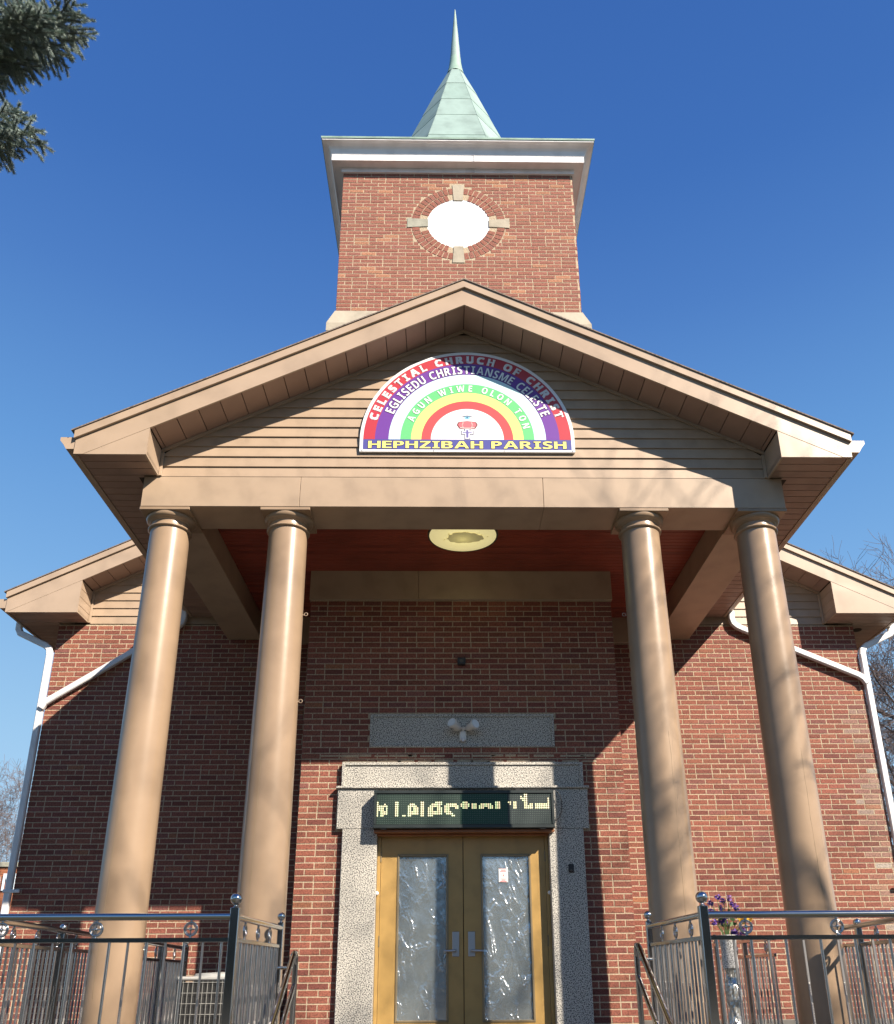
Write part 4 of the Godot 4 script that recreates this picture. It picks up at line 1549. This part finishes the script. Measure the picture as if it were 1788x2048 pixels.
func straight(h: float) -> ArrayMesh:
	var b := MB.new()
	b.tube([Vector3(0, -h, 0), Vector3.ZERO], [0.0095, 0.0095], 10, false)
	return b.mesh()

func post(parent: Node3D, p: Vector3, top: float, thick: float, r: float) -> void:
	var b := MB.new()
	b.box(Vector3(p.x - thick / 2, FLOOR, p.z - thick / 2), Vector3(p.x + thick / 2, top, p.z + thick / 2), 0.004)
	var o := part("post", b, M.steel_b, parent)
	b = MB.new()
	b.lathe(Vector3(p.x, top, p.z), [Vector2(0.020, 0.0), Vector2(0.016, 0.006), Vector2(0.010, 0.012), Vector2(0.012, 0.018)], 18, true)
	b.ball(Vector3(p.x, top + 0.014 + r, p.z), r, 28)
	part("finial_ball", b, M.steel, o)

# a level railing from a to b (x, z), its handrail at height y
func railing(called: String, label: String, a: Vector2, b2: Vector2, y: float, gap: float, ring_gap: float, posts: Array, first := 0.0) -> Node3D:
	var p := Vector3(a.x, y, a.y)
	var q := Vector3(b2.x, y, b2.y)
	var d := (q - p).normalized()
	var l := (q - p).length()
	var nn := d.cross(Vector3.UP)
	var o := thing(called, label, "railing", Vector3(p.x, FLOOR, p.z), "polished steel railings of the terrace")
	var b := MB.new()
	b.tube([p, q], [0.0225, 0.0225], 20)
	part("handrail", b, M.steel, o)
	b = MB.new()
	b.obox(Transform3D(Basis(d, Vector3.UP, -nn), (p + q) / 2 - Vector3.UP * 0.142), Vector3(l / 2, 0.014, 0.012), 0.003)
	part("lower_rail", b, M.steel_b, o)
	b = MB.new()
	b.obox(Transform3D(Basis(d, Vector3.UP, -nn), Vector3((p.x + q.x) / 2, FLOOR + 0.09, (p.z + q.z) / 2)), Vector3(l / 2, 0.014, 0.012), 0.003)
	part("bottom_rail", b, M.steel_b, o)
	var h := y - 0.156 - FLOOR - 0.104
	var key := "%.3f" % h
	if not baluster_mesh.has(key):
		baluster_mesh[key] = [straight(h), twisted(h)]
	var s := gap * 0.6
	var i := 0
	while s < l - 0.02:
		put("baluster", baluster_mesh[key][i % 2], M.steel_d if i % 2 else M.steel_c, o, p + d * s - Vector3.UP * 0.156)
		s += gap
		i += 1
	s = first if first > 0.0 else ring_gap * 0.5
	while s < l - 0.05 and ring_gap > 0.0:
		b = MB.new()
		var c := p + d * s - Vector3.UP * 0.076
		b.torus(c, nn, 0.040, 0.0065, 28, 8)
		b.torus(c, nn, 0.030, 0.0028, 24, 6)
		for k in 4:
			var w := d * cos(PI / 2 * k) + Vector3.UP * sin(PI / 2 * k)
			b.tube([c, c + w * 0.04], [0.0042, 0.0032], 6)
		b.ball(c, 0.012, 14)
		b.ball(c + Vector3.UP * 0.050, 0.009, 10)
		b.ball(c - Vector3.UP * 0.050, 0.009, 10)
		part("ring_ornament", b, M.steel, o)
		s += ring_gap
	for e in posts:
		post(o, Vector3(lerpf(p.x, q.x, e[0]), 0, lerpf(p.z, q.z, e[0])), y + e[1], e[2], e[3])
	return o

func railings() -> void:
	railing("front_railing", "steel railing along the terrace front, left of the steps", Vector2(-1.545, 1.6), Vector2(-5.4, 1.6), 0.338, 0.118, 0.598, [[0.0, 0.055, 0.056, 0.039], [1.0, 0.055, 0.056, 0.039]], 0.275)
	railing("front_railing", "steel railing along the terrace front, right of the steps", Vector2(1.472, 1.6), Vector2(5.4, 1.6), 0.335, 0.112, 0.592, [[0.0, 0.055, 0.056, 0.039], [1.0, 0.055, 0.056, 0.039]], 0.268)
	railing("side_railing", "short steel railing running back beside the steps, left of the doors", Vector2(-1.552, 1.57), Vector2(-1.53, 0.06), 0.338, 0.082, 0.40, [[1.0, 0.040, 0.045, 0.034]], 0.3)
	railing("side_railing", "short steel railing running back beside the steps, right of the doors", Vector2(1.475, 1.57), Vector2(1.465, 0.06), 0.335, 0.082, 0.40, [[1.0, 0.040, 0.045, 0.034]], 0.3)
	railing("column_railing", "steel railing between the front rail and the leftmost column", Vector2(-3.10, 1.56), Vector2(-3.43, -1.3), 0.325, 0.095, 0.5, [[0.52, -0.02, 0.045, 0.03]], 0.4)
	railing("column_railing", "steel railing between the front rail and the rightmost column", Vector2(2.89, 1.56), Vector2(3.30, -1.0), 0.325, 0.095, 0.5, [[0.52, -0.02, 0.045, 0.03]], 0.4)
	railing("column_railing", "steel railing from behind the leftmost column back towards the wall", Vector2(-2.84, -0.5), Vector2(-3.13, -2.95), 0.26, 0.10, 0.5, [[0.4, -0.02, 0.045, 0.03], [1.0, 0.03, 0.045, 0.034]], 0.25)
	railing("column_railing", "steel railing from behind the rightmost column back towards the wall", Vector2(2.68, -0.5), Vector2(2.80, -2.6), 0.26, 0.10, 0.5, [[0.45, -0.02, 0.045, 0.03], [1.0, 0.03, 0.045, 0.034]], 0.25)
	for s in [-1.0, 1.0]:
		var x: float = -1.375 if s < 0 else 1.322
		var o := thing("stair_handrail", "sloping steel tube handrail down the steps, %s of the doors" % ("left" if s < 0 else "right"), "handrail", Vector3(x, FLOOR, 0.2), "stair handrails")
		var b := MB.new()
		var y0: float = 0.155 if s < 0 else 0.20
		var pts := []
		for q in [[-0.02, -0.80], [-0.02, -0.10], [-0.01, -0.045], [0.02, -0.012], [0.07, -0.02], [0.14, -0.06], [1.75, -1.09]]:
			pts.append(Vector3(x, y0 + q[1], 0.2 + q[0]))
		var rr := []
		for q in pts:
			rr.append(0.0225)
		b.tube(pts, rr, 16)
		part("handrail", b, M.steel, o)
		b = MB.new()
		b.tube([Vector3(x, y0 - 0.25, 0.19), Vector3(x, y0 - 1.31, 1.85)], [0.019, 0.019], 14)
		part("lower_rail", b, M.steel, o)
		b = MB.new()
		b.tube([Vector3(x, y0 - 0.12, 0.175), Vector3(x + s * 0.15, y0 - 0.12, 0.08)], [0.013, 0.013], 12)
		part("bracket", b, M.steel, o)
		b = MB.new()
		b.tube([Vector3(x, y0 - 0.98, 1.75), Vector3(x, GROUND, 1.76)], [0.02, 0.02], 14)
		part("leg", b, M.steel, o)

# ------------------------------------------------------------------ other objects
func extras() -> void:
	# air conditioning unit by the wall
	var o := thing("condenser_unit", "grey caged air conditioning unit behind the left railings by the wall", "air conditioner", Vector3(-2.68, FLOOR, -2.85))
	var lo := Vector3(-3.05, FLOOR, -3.2)
	var hi := Vector3(-2.32, -0.075, -2.5)
	var b := MB.new()
	b.box(lo + Vector3(0.03, 0.04, 0.03), hi - Vector3(0.03, 0.02, 0.03), 0.01)
	part("coil", b, mat(Color(0.03, 0.03, 0.03), 0.8), o)
	b = MB.new()
	b.box(Vector3(lo.x - 0.015, hi.y, lo.z - 0.015), Vector3(hi.x + 0.015, hi.y + 0.04, hi.z + 0.015), 0.012)
	b.lathe(Vector3(-2.68, hi.y + 0.04, -2.85), [Vector2(0.30, 0.0), Vector2(0.28, 0.03), Vector2(0.0, 0.045)], 24)
	part("lid", b, mat(Color(0.42, 0.42, 0.40), 0.5), o)
	b = MB.new()
	var wire := 0.0026
	for i in 15:
		var x := lerpf(lo.x, hi.x, i / 14.0)
		b.tube([Vector3(x, lo.y, hi.z), Vector3(x, hi.y, hi.z)], [wire, wire], 5)
		var z := lerpf(lo.z, hi.z, i / 14.0)
		b.tube([Vector3(hi.x, lo.y, z), Vector3(hi.x, hi.y, z)], [wire, wire], 5)
	for i in 6:
		var y := lerpf(lo.y + 0.03, hi.y - 0.02, i / 5.0)
		b.tube([Vector3(lo.x, y, hi.z + 0.004), Vector3(hi.x, y, hi.z + 0.004), Vector3(hi.x + 0.004, y, lo.z)], [wire, wire, wire], 5)
	part("wire_grille", b, mat(Color(0.36, 0.36, 0.34), 0.5), o)

	# vase of artificial flowers behind the right hand front railing
	var vx := 1.755
	var vz := 1.15
	o = thing("flower_stand", "white pierced vase on a foil wrapped stand behind the right front railing", "vase", Vector3(vx, FLOOR, vz))
	b = MB.new()
	b.lathe(Vector3(vx, 0, vz), [Vector2(0.052, 0.01), Vector2(0.055, 0.05), Vector2(0.05, 0.12), Vector2(0.058, 0.20), Vector2(0.066, 0.225), Vector2(0.058, 0.225), Vector2(0.048, 0.19)], 28, true)
	part("vase", b, mat(Color(0.72, 0.71, 0.68), 0.5, 0.0, noise(0.09, 1, [[0.0, gray(0.35)], [0.4, gray(0.6)], [0.5, gray(1.0)], [1.0, gray(1.0)]], 256, 31), 4.0), o)
	b = MB.new()
	var prof := []
	for i in 40:
		var t := i / 39.0
		prof.append(Vector2(0.045 + 0.02 * sin(t * 19.0) * (0.6 + 0.4 * sin(t * 7.0)), FLOOR + t * 0.67))
	var rings := []
	var crum := FastNoiseLite.new()
	crum.seed = 3
	crum.frequency = 9.0
	for i in 40:
		var ring := []
		for k in 28:
			var a := TAU * k / 28
			var r: float = prof[i].x + 0.018 * crum.get_noise_3d(cos(a), prof[i].y * 1.5, sin(a))
			ring.append(Vector3(vx + cos(a) * r, prof[i].y, vz - sin(a) * r))
		rings.append(ring)
	for i in 39:
		for k in 28:
			b.quad(rings[i][k], rings[i][(k + 1) % 28], rings[i + 1][(k + 1) % 28], rings[i + 1][k])
	part("wrapped_stand", b, mat(Color(0.55, 0.54, 0.5), 0.25, 0.7), o)
	o = thing("flower_bunch", "bunch of purple and yellow artificial flowers in the white vase", "flowers", Vector3(vx, 0.2, vz))
	var spots := [[-0.09, 0.44, 0], [-0.05, 0.475, 0], [0.0, 0.455, 0], [0.05, 0.43, 0], [0.09, 0.405, 0], [0.035, 0.47, 1], [-0.02, 0.41, 0], [-0.03, 0.32, 0], [0.01, 0.30, 0], [-0.01, 0.345, 0], [0.085, 0.225, 0], [0.05, 0.245, 0], [0.12, 0.245, 0], [0.09, 0.265, 0], [0.115, 0.315, 2], [0.095, 0.335, 2], [0.155, 0.335, 2], [-0.10, 0.385, 0], [-0.085, 0.31, 0]]
	var cols := [Color(0.15, 0.07, 0.36), Color(0.42, 0.22, 0.52), Color(0.72, 0.46, 0.02)]
	b = MB.new()
	for s in spots:
		b.tube([Vector3(vx + s[0] * 0.15, 0.2, vz), Vector3(vx + s[0] * 0.7, lerpf(0.2, s[1], 0.6) + 0.02, vz + 0.01), Vector3(vx + s[0], s[1], vz + 0.02)], [0.003, 0.0025, 0.002], 5)
	part("stem", b, mat(Color(0.08, 0.14, 0.04), 0.6), o)
	for s in spots:
		b = MB.new()
		var c := Vector3(vx + s[0], s[1], vz + 0.02 + rng.randf_range(-0.04, 0.04))
		var n := 26 if s[2] < 2 else 14
		for i in n:
			var dir := Vector3(rng.randfn(), rng.randfn(), rng.randfn() + 0.3).normalized()
			if s[2] == 2:
				var a := TAU * i / n
				dir = Vector3(cos(a), sin(a), 0.5).normalized()
			var r := rng.randf_range(0.014, 0.025)
			var u := dir.cross(Vector3(0.3, 1, 0.2)).normalized() * (0.010 if s[2] < 2 else 0.006)
			var w := dir.cross(u).normalized() * 0.008
			b.tri(c + dir * 0.004, c + dir * r + u, c + dir * r * 1.1 + w)
			b.tri(c + dir * 0.004, c + dir * r * 1.1 + w, c + dir * r - u)
		part(["purple_flower", "pink_flower", "yellow_flower"][s[2]], b, mat(cols[s[2]], 0.7), o)
	b = MB.new()
	for i in 16:
		var p := Vector3(vx + rng.randf_range(-0.06, 0.11), rng.randf_range(0.26, 0.40), vz + rng.randf_range(-0.03, 0.03))
		var d := Vector3(rng.randf_range(-1, 1), rng.randf_range(-0.2, 1), rng.randf_range(-0.3, 1)).normalized() * 0.05
		var w := d.cross(Vector3.BACK).normalized() * 0.012
		b.tri(p, p + d * 0.5 + w, p + d)
		b.tri(p, p + d, p + d * 0.5 - w)
	part("leaf", b, mat(Color(0.10, 0.17, 0.05), 0.6), o)

	# neighbouring brick building with letters, low at the left edge
	var z := -18.0
	o = thing("brick_building", "low orange brick building with pale wall letters behind the church, far left", "building", Vector3(-16, GROUND, z - 4))
	b = MB.new()
	b.box(Vector3(-26.0, GROUND, z - 9.0), Vector3(-11.0, 2.88, z - 0.012))
	var wall := part("wall", b, mat(Color(0.46, 0.32, 0.22), 0.9), o)
	b = MB.new()
	var row := 0
	var y := GROUND
	while y < 2.83:
		var x := -24.0 - (BL / 2 if row % 2 else 0.0)
		if y > -1.0:
			x = -26.0 + (BL / 2 if row % 2 else 0.0)
			while x < -11.2:
				b.col = Color(0.42, 0.155, 0.075) * rng.randf_range(0.88, 1.1)
				b.brick(Vector3(x, y, z), Vector3.RIGHT, Vector3.UP, Vector3.BACK, BL - JT, CH - JT, 0.014)
				x += BL
		else:
			b.col = Color(0.40, 0.15, 0.075)
			b.brick(Vector3(-26, y, z), Vector3.RIGHT, Vector3.UP, Vector3.BACK, 15.0, CH - JT, 0.014)
		y += CH
		row += 1
	stuff(part("brickwork", b, M.brick, wall))
	box_part("coping", Vector3(-26.1, 2.88, z - 9.1), Vector3(-10.9, 3.02, z + 0.06), M.stone_b, o, 0.012)
	var font := SystemFont.new()
	font.font_names = PackedStringArray(["Droid Sans"])
	font.font_weight = 700
	letters(o, "ON", mat(Color(0.62, 0.72, 0.80), 0.4), func(s: float) -> Transform3D: return Transform3D(Basis(), Vector3(-13.26 + s, 2.46, z + 0.05)), 0.475, 0.80, 0.9, font)

# ------------------------------------------------------------------ trees
func grow(b: MB, tw: MB, p: Vector3, dir: Vector3, l: float, r: float, depth: int, rg: RandomNumberGenerator, up: float) -> void:
	var pts := [p]
	var rad := [r]
	var n := 4
	var d := dir
	var q := p
	for i in n:
		d = (d + Vector3(rg.randf_range(-1, 1), rg.randf_range(-1, 1) + up, rg.randf_range(-1, 1)) * 0.16).normalized()
		q = q + d * (l / n)
		pts.append(q)
		rad.append(lerpf(r, r * 0.55, float(i + 1) / n))
	(b if r > 0.02 else tw).tube(pts, rad, 7 if r > 0.05 else (5 if r > 0.02 else 3), false)
	if depth <= 0:
		return
	var kids := 3 if depth > 1 else 4
	for k in kids:
		var i := n if k == 0 else rg.randi_range(1, n)
		var side := d.cross(Vector3(rg.randf_range(-1, 1), rg.randf_range(-1, 1), rg.randf_range(-1, 1))).normalized()
		var nd := (d * rg.randf_range(0.55, 1.0) + side * rg.randf_range(0.5, 0.95)).normalized()
		var rr: float = rad[i] * (0.85 if k == 0 else rg.randf_range(0.5, 0.72))
		grow(b, tw, pts[i], nd, l * rg.randf_range(0.62, 0.85), maxf(rr, 0.0065), depth - 1, rg, up)

func bare_tree(label: String, at: Vector3, h: float, r: float, depth: int, sd: int, lean := Vector3.ZERO) -> void:
	var rg := RandomNumberGenerator.new()
	rg.seed = sd
	var o := thing("bare_tree", label, "tree", at, "bare winter trees")
	var b := MB.new()
	var tw := MB.new()
	var top := at + Vector3.UP * h * 0.26 + lean * h * 0.1
	b.tube([at - Vector3.UP * 0.1, at + Vector3.UP * h * 0.06, at.lerp(top, 0.6), top], [r * 1.4, r * 1.05, r * 0.95, r * 0.85], 10, false)
	for k in 4:
		var a := TAU * k / 4 + rg.randf_range(-0.4, 0.4)
		var d := (Vector3(cos(a) * 0.55, 1.0, sin(a) * 0.55) + lean).normalized()
		grow(b, tw, top - Vector3.UP * rg.randf_range(0.0, h * 0.05), d, h * 0.25, r * 0.6, depth, rg, 0.25)
	part("trunk", b, M.bark, o)
	stuff(part("crown", tw, M.twig, o))

func vegetation() -> void:
	bare_tree("tall bare tree rising beyond the right end of the church", Vector3(15.0, GROUND, -14.0), 14.6, 0.26, 7, 21, Vector3(-0.10, 0, 0))
	bare_tree("bushy bare tree close behind the right wing of the church", Vector3(13.2, GROUND, -15.5), 10.5, 0.26, 7, 35, Vector3(-0.06, 0, 0))
	bare_tree("pale bare tree standing behind the low orange brick building", Vector3(-18.6, GROUND, -26.0), 9.5, 0.16, 7, 43, Vector3(0.05, 0, 0))
	bare_tree("tall bare tree across the street, its branches shading the portico", Vector3(12.6, GROUND, 12.0), 16.0, 0.36, 6, 57, Vector3(-0.15, 0, -0.1))
	spruce()
	treeline()

func shoot_mesh() -> ArrayMesh:   # a needled shoot along +y, 10 cm long
	var b := MB.new()
	var rg := RandomNumberGenerator.new()
	rg.seed = 5
	b.col = Color(0.13, 0.10, 0.08)
	b.tube([Vector3.ZERO, Vector3(0, 0.1, 0)], [0.0035, 0.002], 4, false)
	for i in 150:
		var t := rg.randf()
		var a := i * 2.4
		var p := Vector3(0, t * 0.1, 0)
		var d := Vector3(cos(a), 0.45 + t * 0.7, sin(a)).normalized()
		var l := rg.randf_range(0.019, 0.027)
		var u := d.cross(Vector3.UP).normalized() * 0.0015
		var w := d.cross(u).normalized() * 0.0024
		b.col = Color(0.36, 0.41, 0.385).lerp(Color(0.18, 0.235, 0.18), rg.randf())
		b.tri(p - u, p + u, p + d * l)
		b.tri(p + u, p + w, p + d * l)
		b.tri(p + w, p - u, p + d * l)
	return b.mesh()

func spruce() -> void:
	var rg := RandomNumberGenerator.new()
	rg.seed = 12
	var at := Vector3(-5.75, GROUND, 2.6)
	var o := thing("spruce_tree", "blue spruce whose needled branches hang in at the upper left", "tree", at)
	var b := MB.new()
	b.tube([at, at + Vector3(0, 4, 0), at + Vector3(0.05, 8, 0), at + Vector3(0, 12.5, 0)], [0.19, 0.15, 0.09, 0.01], 10, false)
	part("trunk", b, M.bark, o)
	var limbs := MB.new()
	var xf := []
	# the two branches in view, then the rest of the tree kept short of the picture
	spruce_branch(limbs, xf, Vector3(-5.7, 6.35, 2.75), Vector3(-3.02, 6.62, 3.02), 1.0, rg, 1.25, true)
	spruce_branch(limbs, xf, Vector3(-5.7, 6.75, 2.6), Vector3(-3.16, 6.95, 2.75), 0.9, rg, 1.2, true)
	spruce_branch(limbs, xf, Vector3(-5.7, 5.75, 2.75), Vector3(-3.08, 5.47, 3.02), 0.6, rg, 0.8, true)
	spruce_branch(limbs, xf, Vector3(-5.7, 5.55, 2.6), Vector3(-3.22, 5.68, 2.95), 0.55, rg, 0.6, true)
	spruce_branch(limbs, xf, Vector3(-5.7, 6.75, 2.8), Vector3(-3.15, 6.48, 3.12), 0.7, rg, 1.0, true)
	spruce_branch(limbs, xf, Vector3(-5.7, 6.9, 2.7), Vector3(-3.25, 6.75, 3.0), 0.9, rg, 1.0, true)
	spruce_branch(limbs, xf, Vector3(-5.7, 5.7, 2.8), Vector3(-3.25, 5.56, 3.08), 0.5, rg, 1.0, true)
	spruce_branch(limbs, xf, Vector3(-5.7, 5.75, 2.8), Vector3(-3.15, 5.42, 3.05), 0.4, rg, 1.0, true)
	var y := 1.5
	while y < 10.6:
		var reach := clampf((11.2 - y) * 0.42, 0.3, 1.75)
		for k in 6:
			var a := TAU * k / 6 + rg.randf() + y
			var d := Vector3(cos(a), -0.06, sin(a))
			var base := at + Vector3(0, y - GROUND, 0)
			var tip := base + d * reach * rg.randf_range(0.8, 1.0)
			spruce_branch(limbs, xf, base, tip, reach * 0.42, rg, reach * 0.4, false)
		y += 0.42
	part("limb", limbs, M.bark, o)
	var mm := MultiMesh.new()
	mm.transform_format = MultiMesh.TRANSFORM_3D
	mm.use_colors = true
	mm.mesh = shoot_mesh()
	mm.instance_count = xf.size()
	for i in xf.size():
		mm.set_instance_transform(i, Transform3D(xf[i].basis, xf[i].origin - at))
		var g := rg.randf_range(0.75, 1.25)
		mm.set_instance_color(i, Color(g, g, g * rg.randf_range(0.95, 1.1)))
	var mi := MultiMeshInstance3D.new()
	mi.name = "needles"
	mi.multimesh = mm
	mi.material_override = M.needle
	o.add_child(mi)
	stuff(mi)

func shoots_along(xf: Array, p: Vector3, q: Vector3, rg: RandomNumberGenerator, k := 1.0) -> void:
	var d := (q - p)
	var l := d.length()
	if l < 0.02:
		return
	d /= l
	var s := 0.0
	while s < l:
		var side := d.cross(Vector3(0.2, 1, 0.1)).normalized()
		var bs := Basis(side, d, side.cross(d)).rotated(d, rg.randf() * TAU)
		xf.append(Transform3D(bs.scaled_local(Vector3(k * 1.2, 1.0, k * 1.2)), p + d * s))
		s += 0.075

func spruce_branch(limbs: MB, xf: Array, a: Vector3, tip: Vector3, side_len: float, rg: RandomNumberGenerator, _dense: float, full: bool) -> void:
	var d := tip - a
	var l := d.length()
	var pts := []
	var rad := []
	var n := 10
	for i in n + 1:
		var t := float(i) / n
		pts.append(a + d * t + Vector3.UP * (-0.16 * sin(PI * t) * minf(l, 2.0) * 0.5))
		rad.append(lerpf(0.028, 0.004, t))
	limbs.tube(pts, rad, 6, false)
	var s := 0.25 * l if not full else 0.45 * l
	var k := 0
	while s < l:
		var t := s / l
		var i := mini(int(t * n), n - 1)
		var p: Vector3 = (pts[i] as Vector3).lerp(pts[i + 1], t * n - i)
		var dir: Vector3 = (pts[i + 1] - pts[i]).normalized()
		var flat_ := dir.cross(Vector3.UP).normalized() * (1.0 if k % 2 else -1.0)
		var sl := side_len * lerpf(0.62, 0.16, pow(t, 1.5)) * rg.randf_range(0.75, 1.1)
		var sd := (dir * 0.85 + flat_ * rg.randf_range(0.55, 0.9) + Vector3.UP * rg.randf_range(-0.5, 0.12)).normalized()
		var e := p + sd * sl + Vector3.UP * -0.06 * sl
		limbs.tube([p, e], [0.006, 0.003], 4, false)
		shoots_along(xf, p, e, rg)
		# shoots on the side twig
		var u := 0.06
		var kk := 0
		while u < sl:
			var pp := p.lerp(e, u / sl)
			var fl2 := sd.cross(Vector3.UP).normalized() * (1.0 if kk % 2 else -1.0)
			var sd2 := (sd * 0.8 + fl2 * 0.7 + Vector3.UP * rg.randf_range(-0.7, 0.15)).normalized()
			var ll := minf(0.20, (sl - u) * 0.6 + 0.06) * rg.randf_range(0.7, 1.15)
			shoots_along(xf, pp, pp + sd2 * ll, rg)
			u += 0.04 if full else 0.1
			kk += 1
		s += 0.04 if full else 0.12
		k += 1
	shoots_along(xf, pts[n - 2], pts[n] + (pts[n] - pts[n - 1]).normalized() * 0.06, rg)

func treeline() -> void:   # dark evergreens along the far side of the street, which the polished steel mirrors
	var b := MB.new()
	var f := FastNoiseLite.new()
	f.seed = 8
	f.frequency = 0.12
	var prev := []
	for i in 161:
		var x := -80.0 + i
		var col := []
		for j in 9:
			var t := j / 8.0
			var top := 8.0 + 2.5 * f.get_noise_1d(x) + rng.randf_range(-1.2, 1.2)
			col.append(Vector3(x + rng.randf_range(-0.4, 0.4), GROUND + top * t, 37.0 + 2.0 * t + 2.0 * f.get_noise_2d(x * 3.0, j * 9.0)))
		if i > 0:
			for j in 8:
				b.quad(col[j], prev[j], prev[j + 1], col[j + 1])
		prev = col
	var o := part("treeline", b, M.evergreen, self)
	stuff(o)
	o.set_meta("label", "dark row of evergreens across the street")
	o.set_meta("category", "trees")
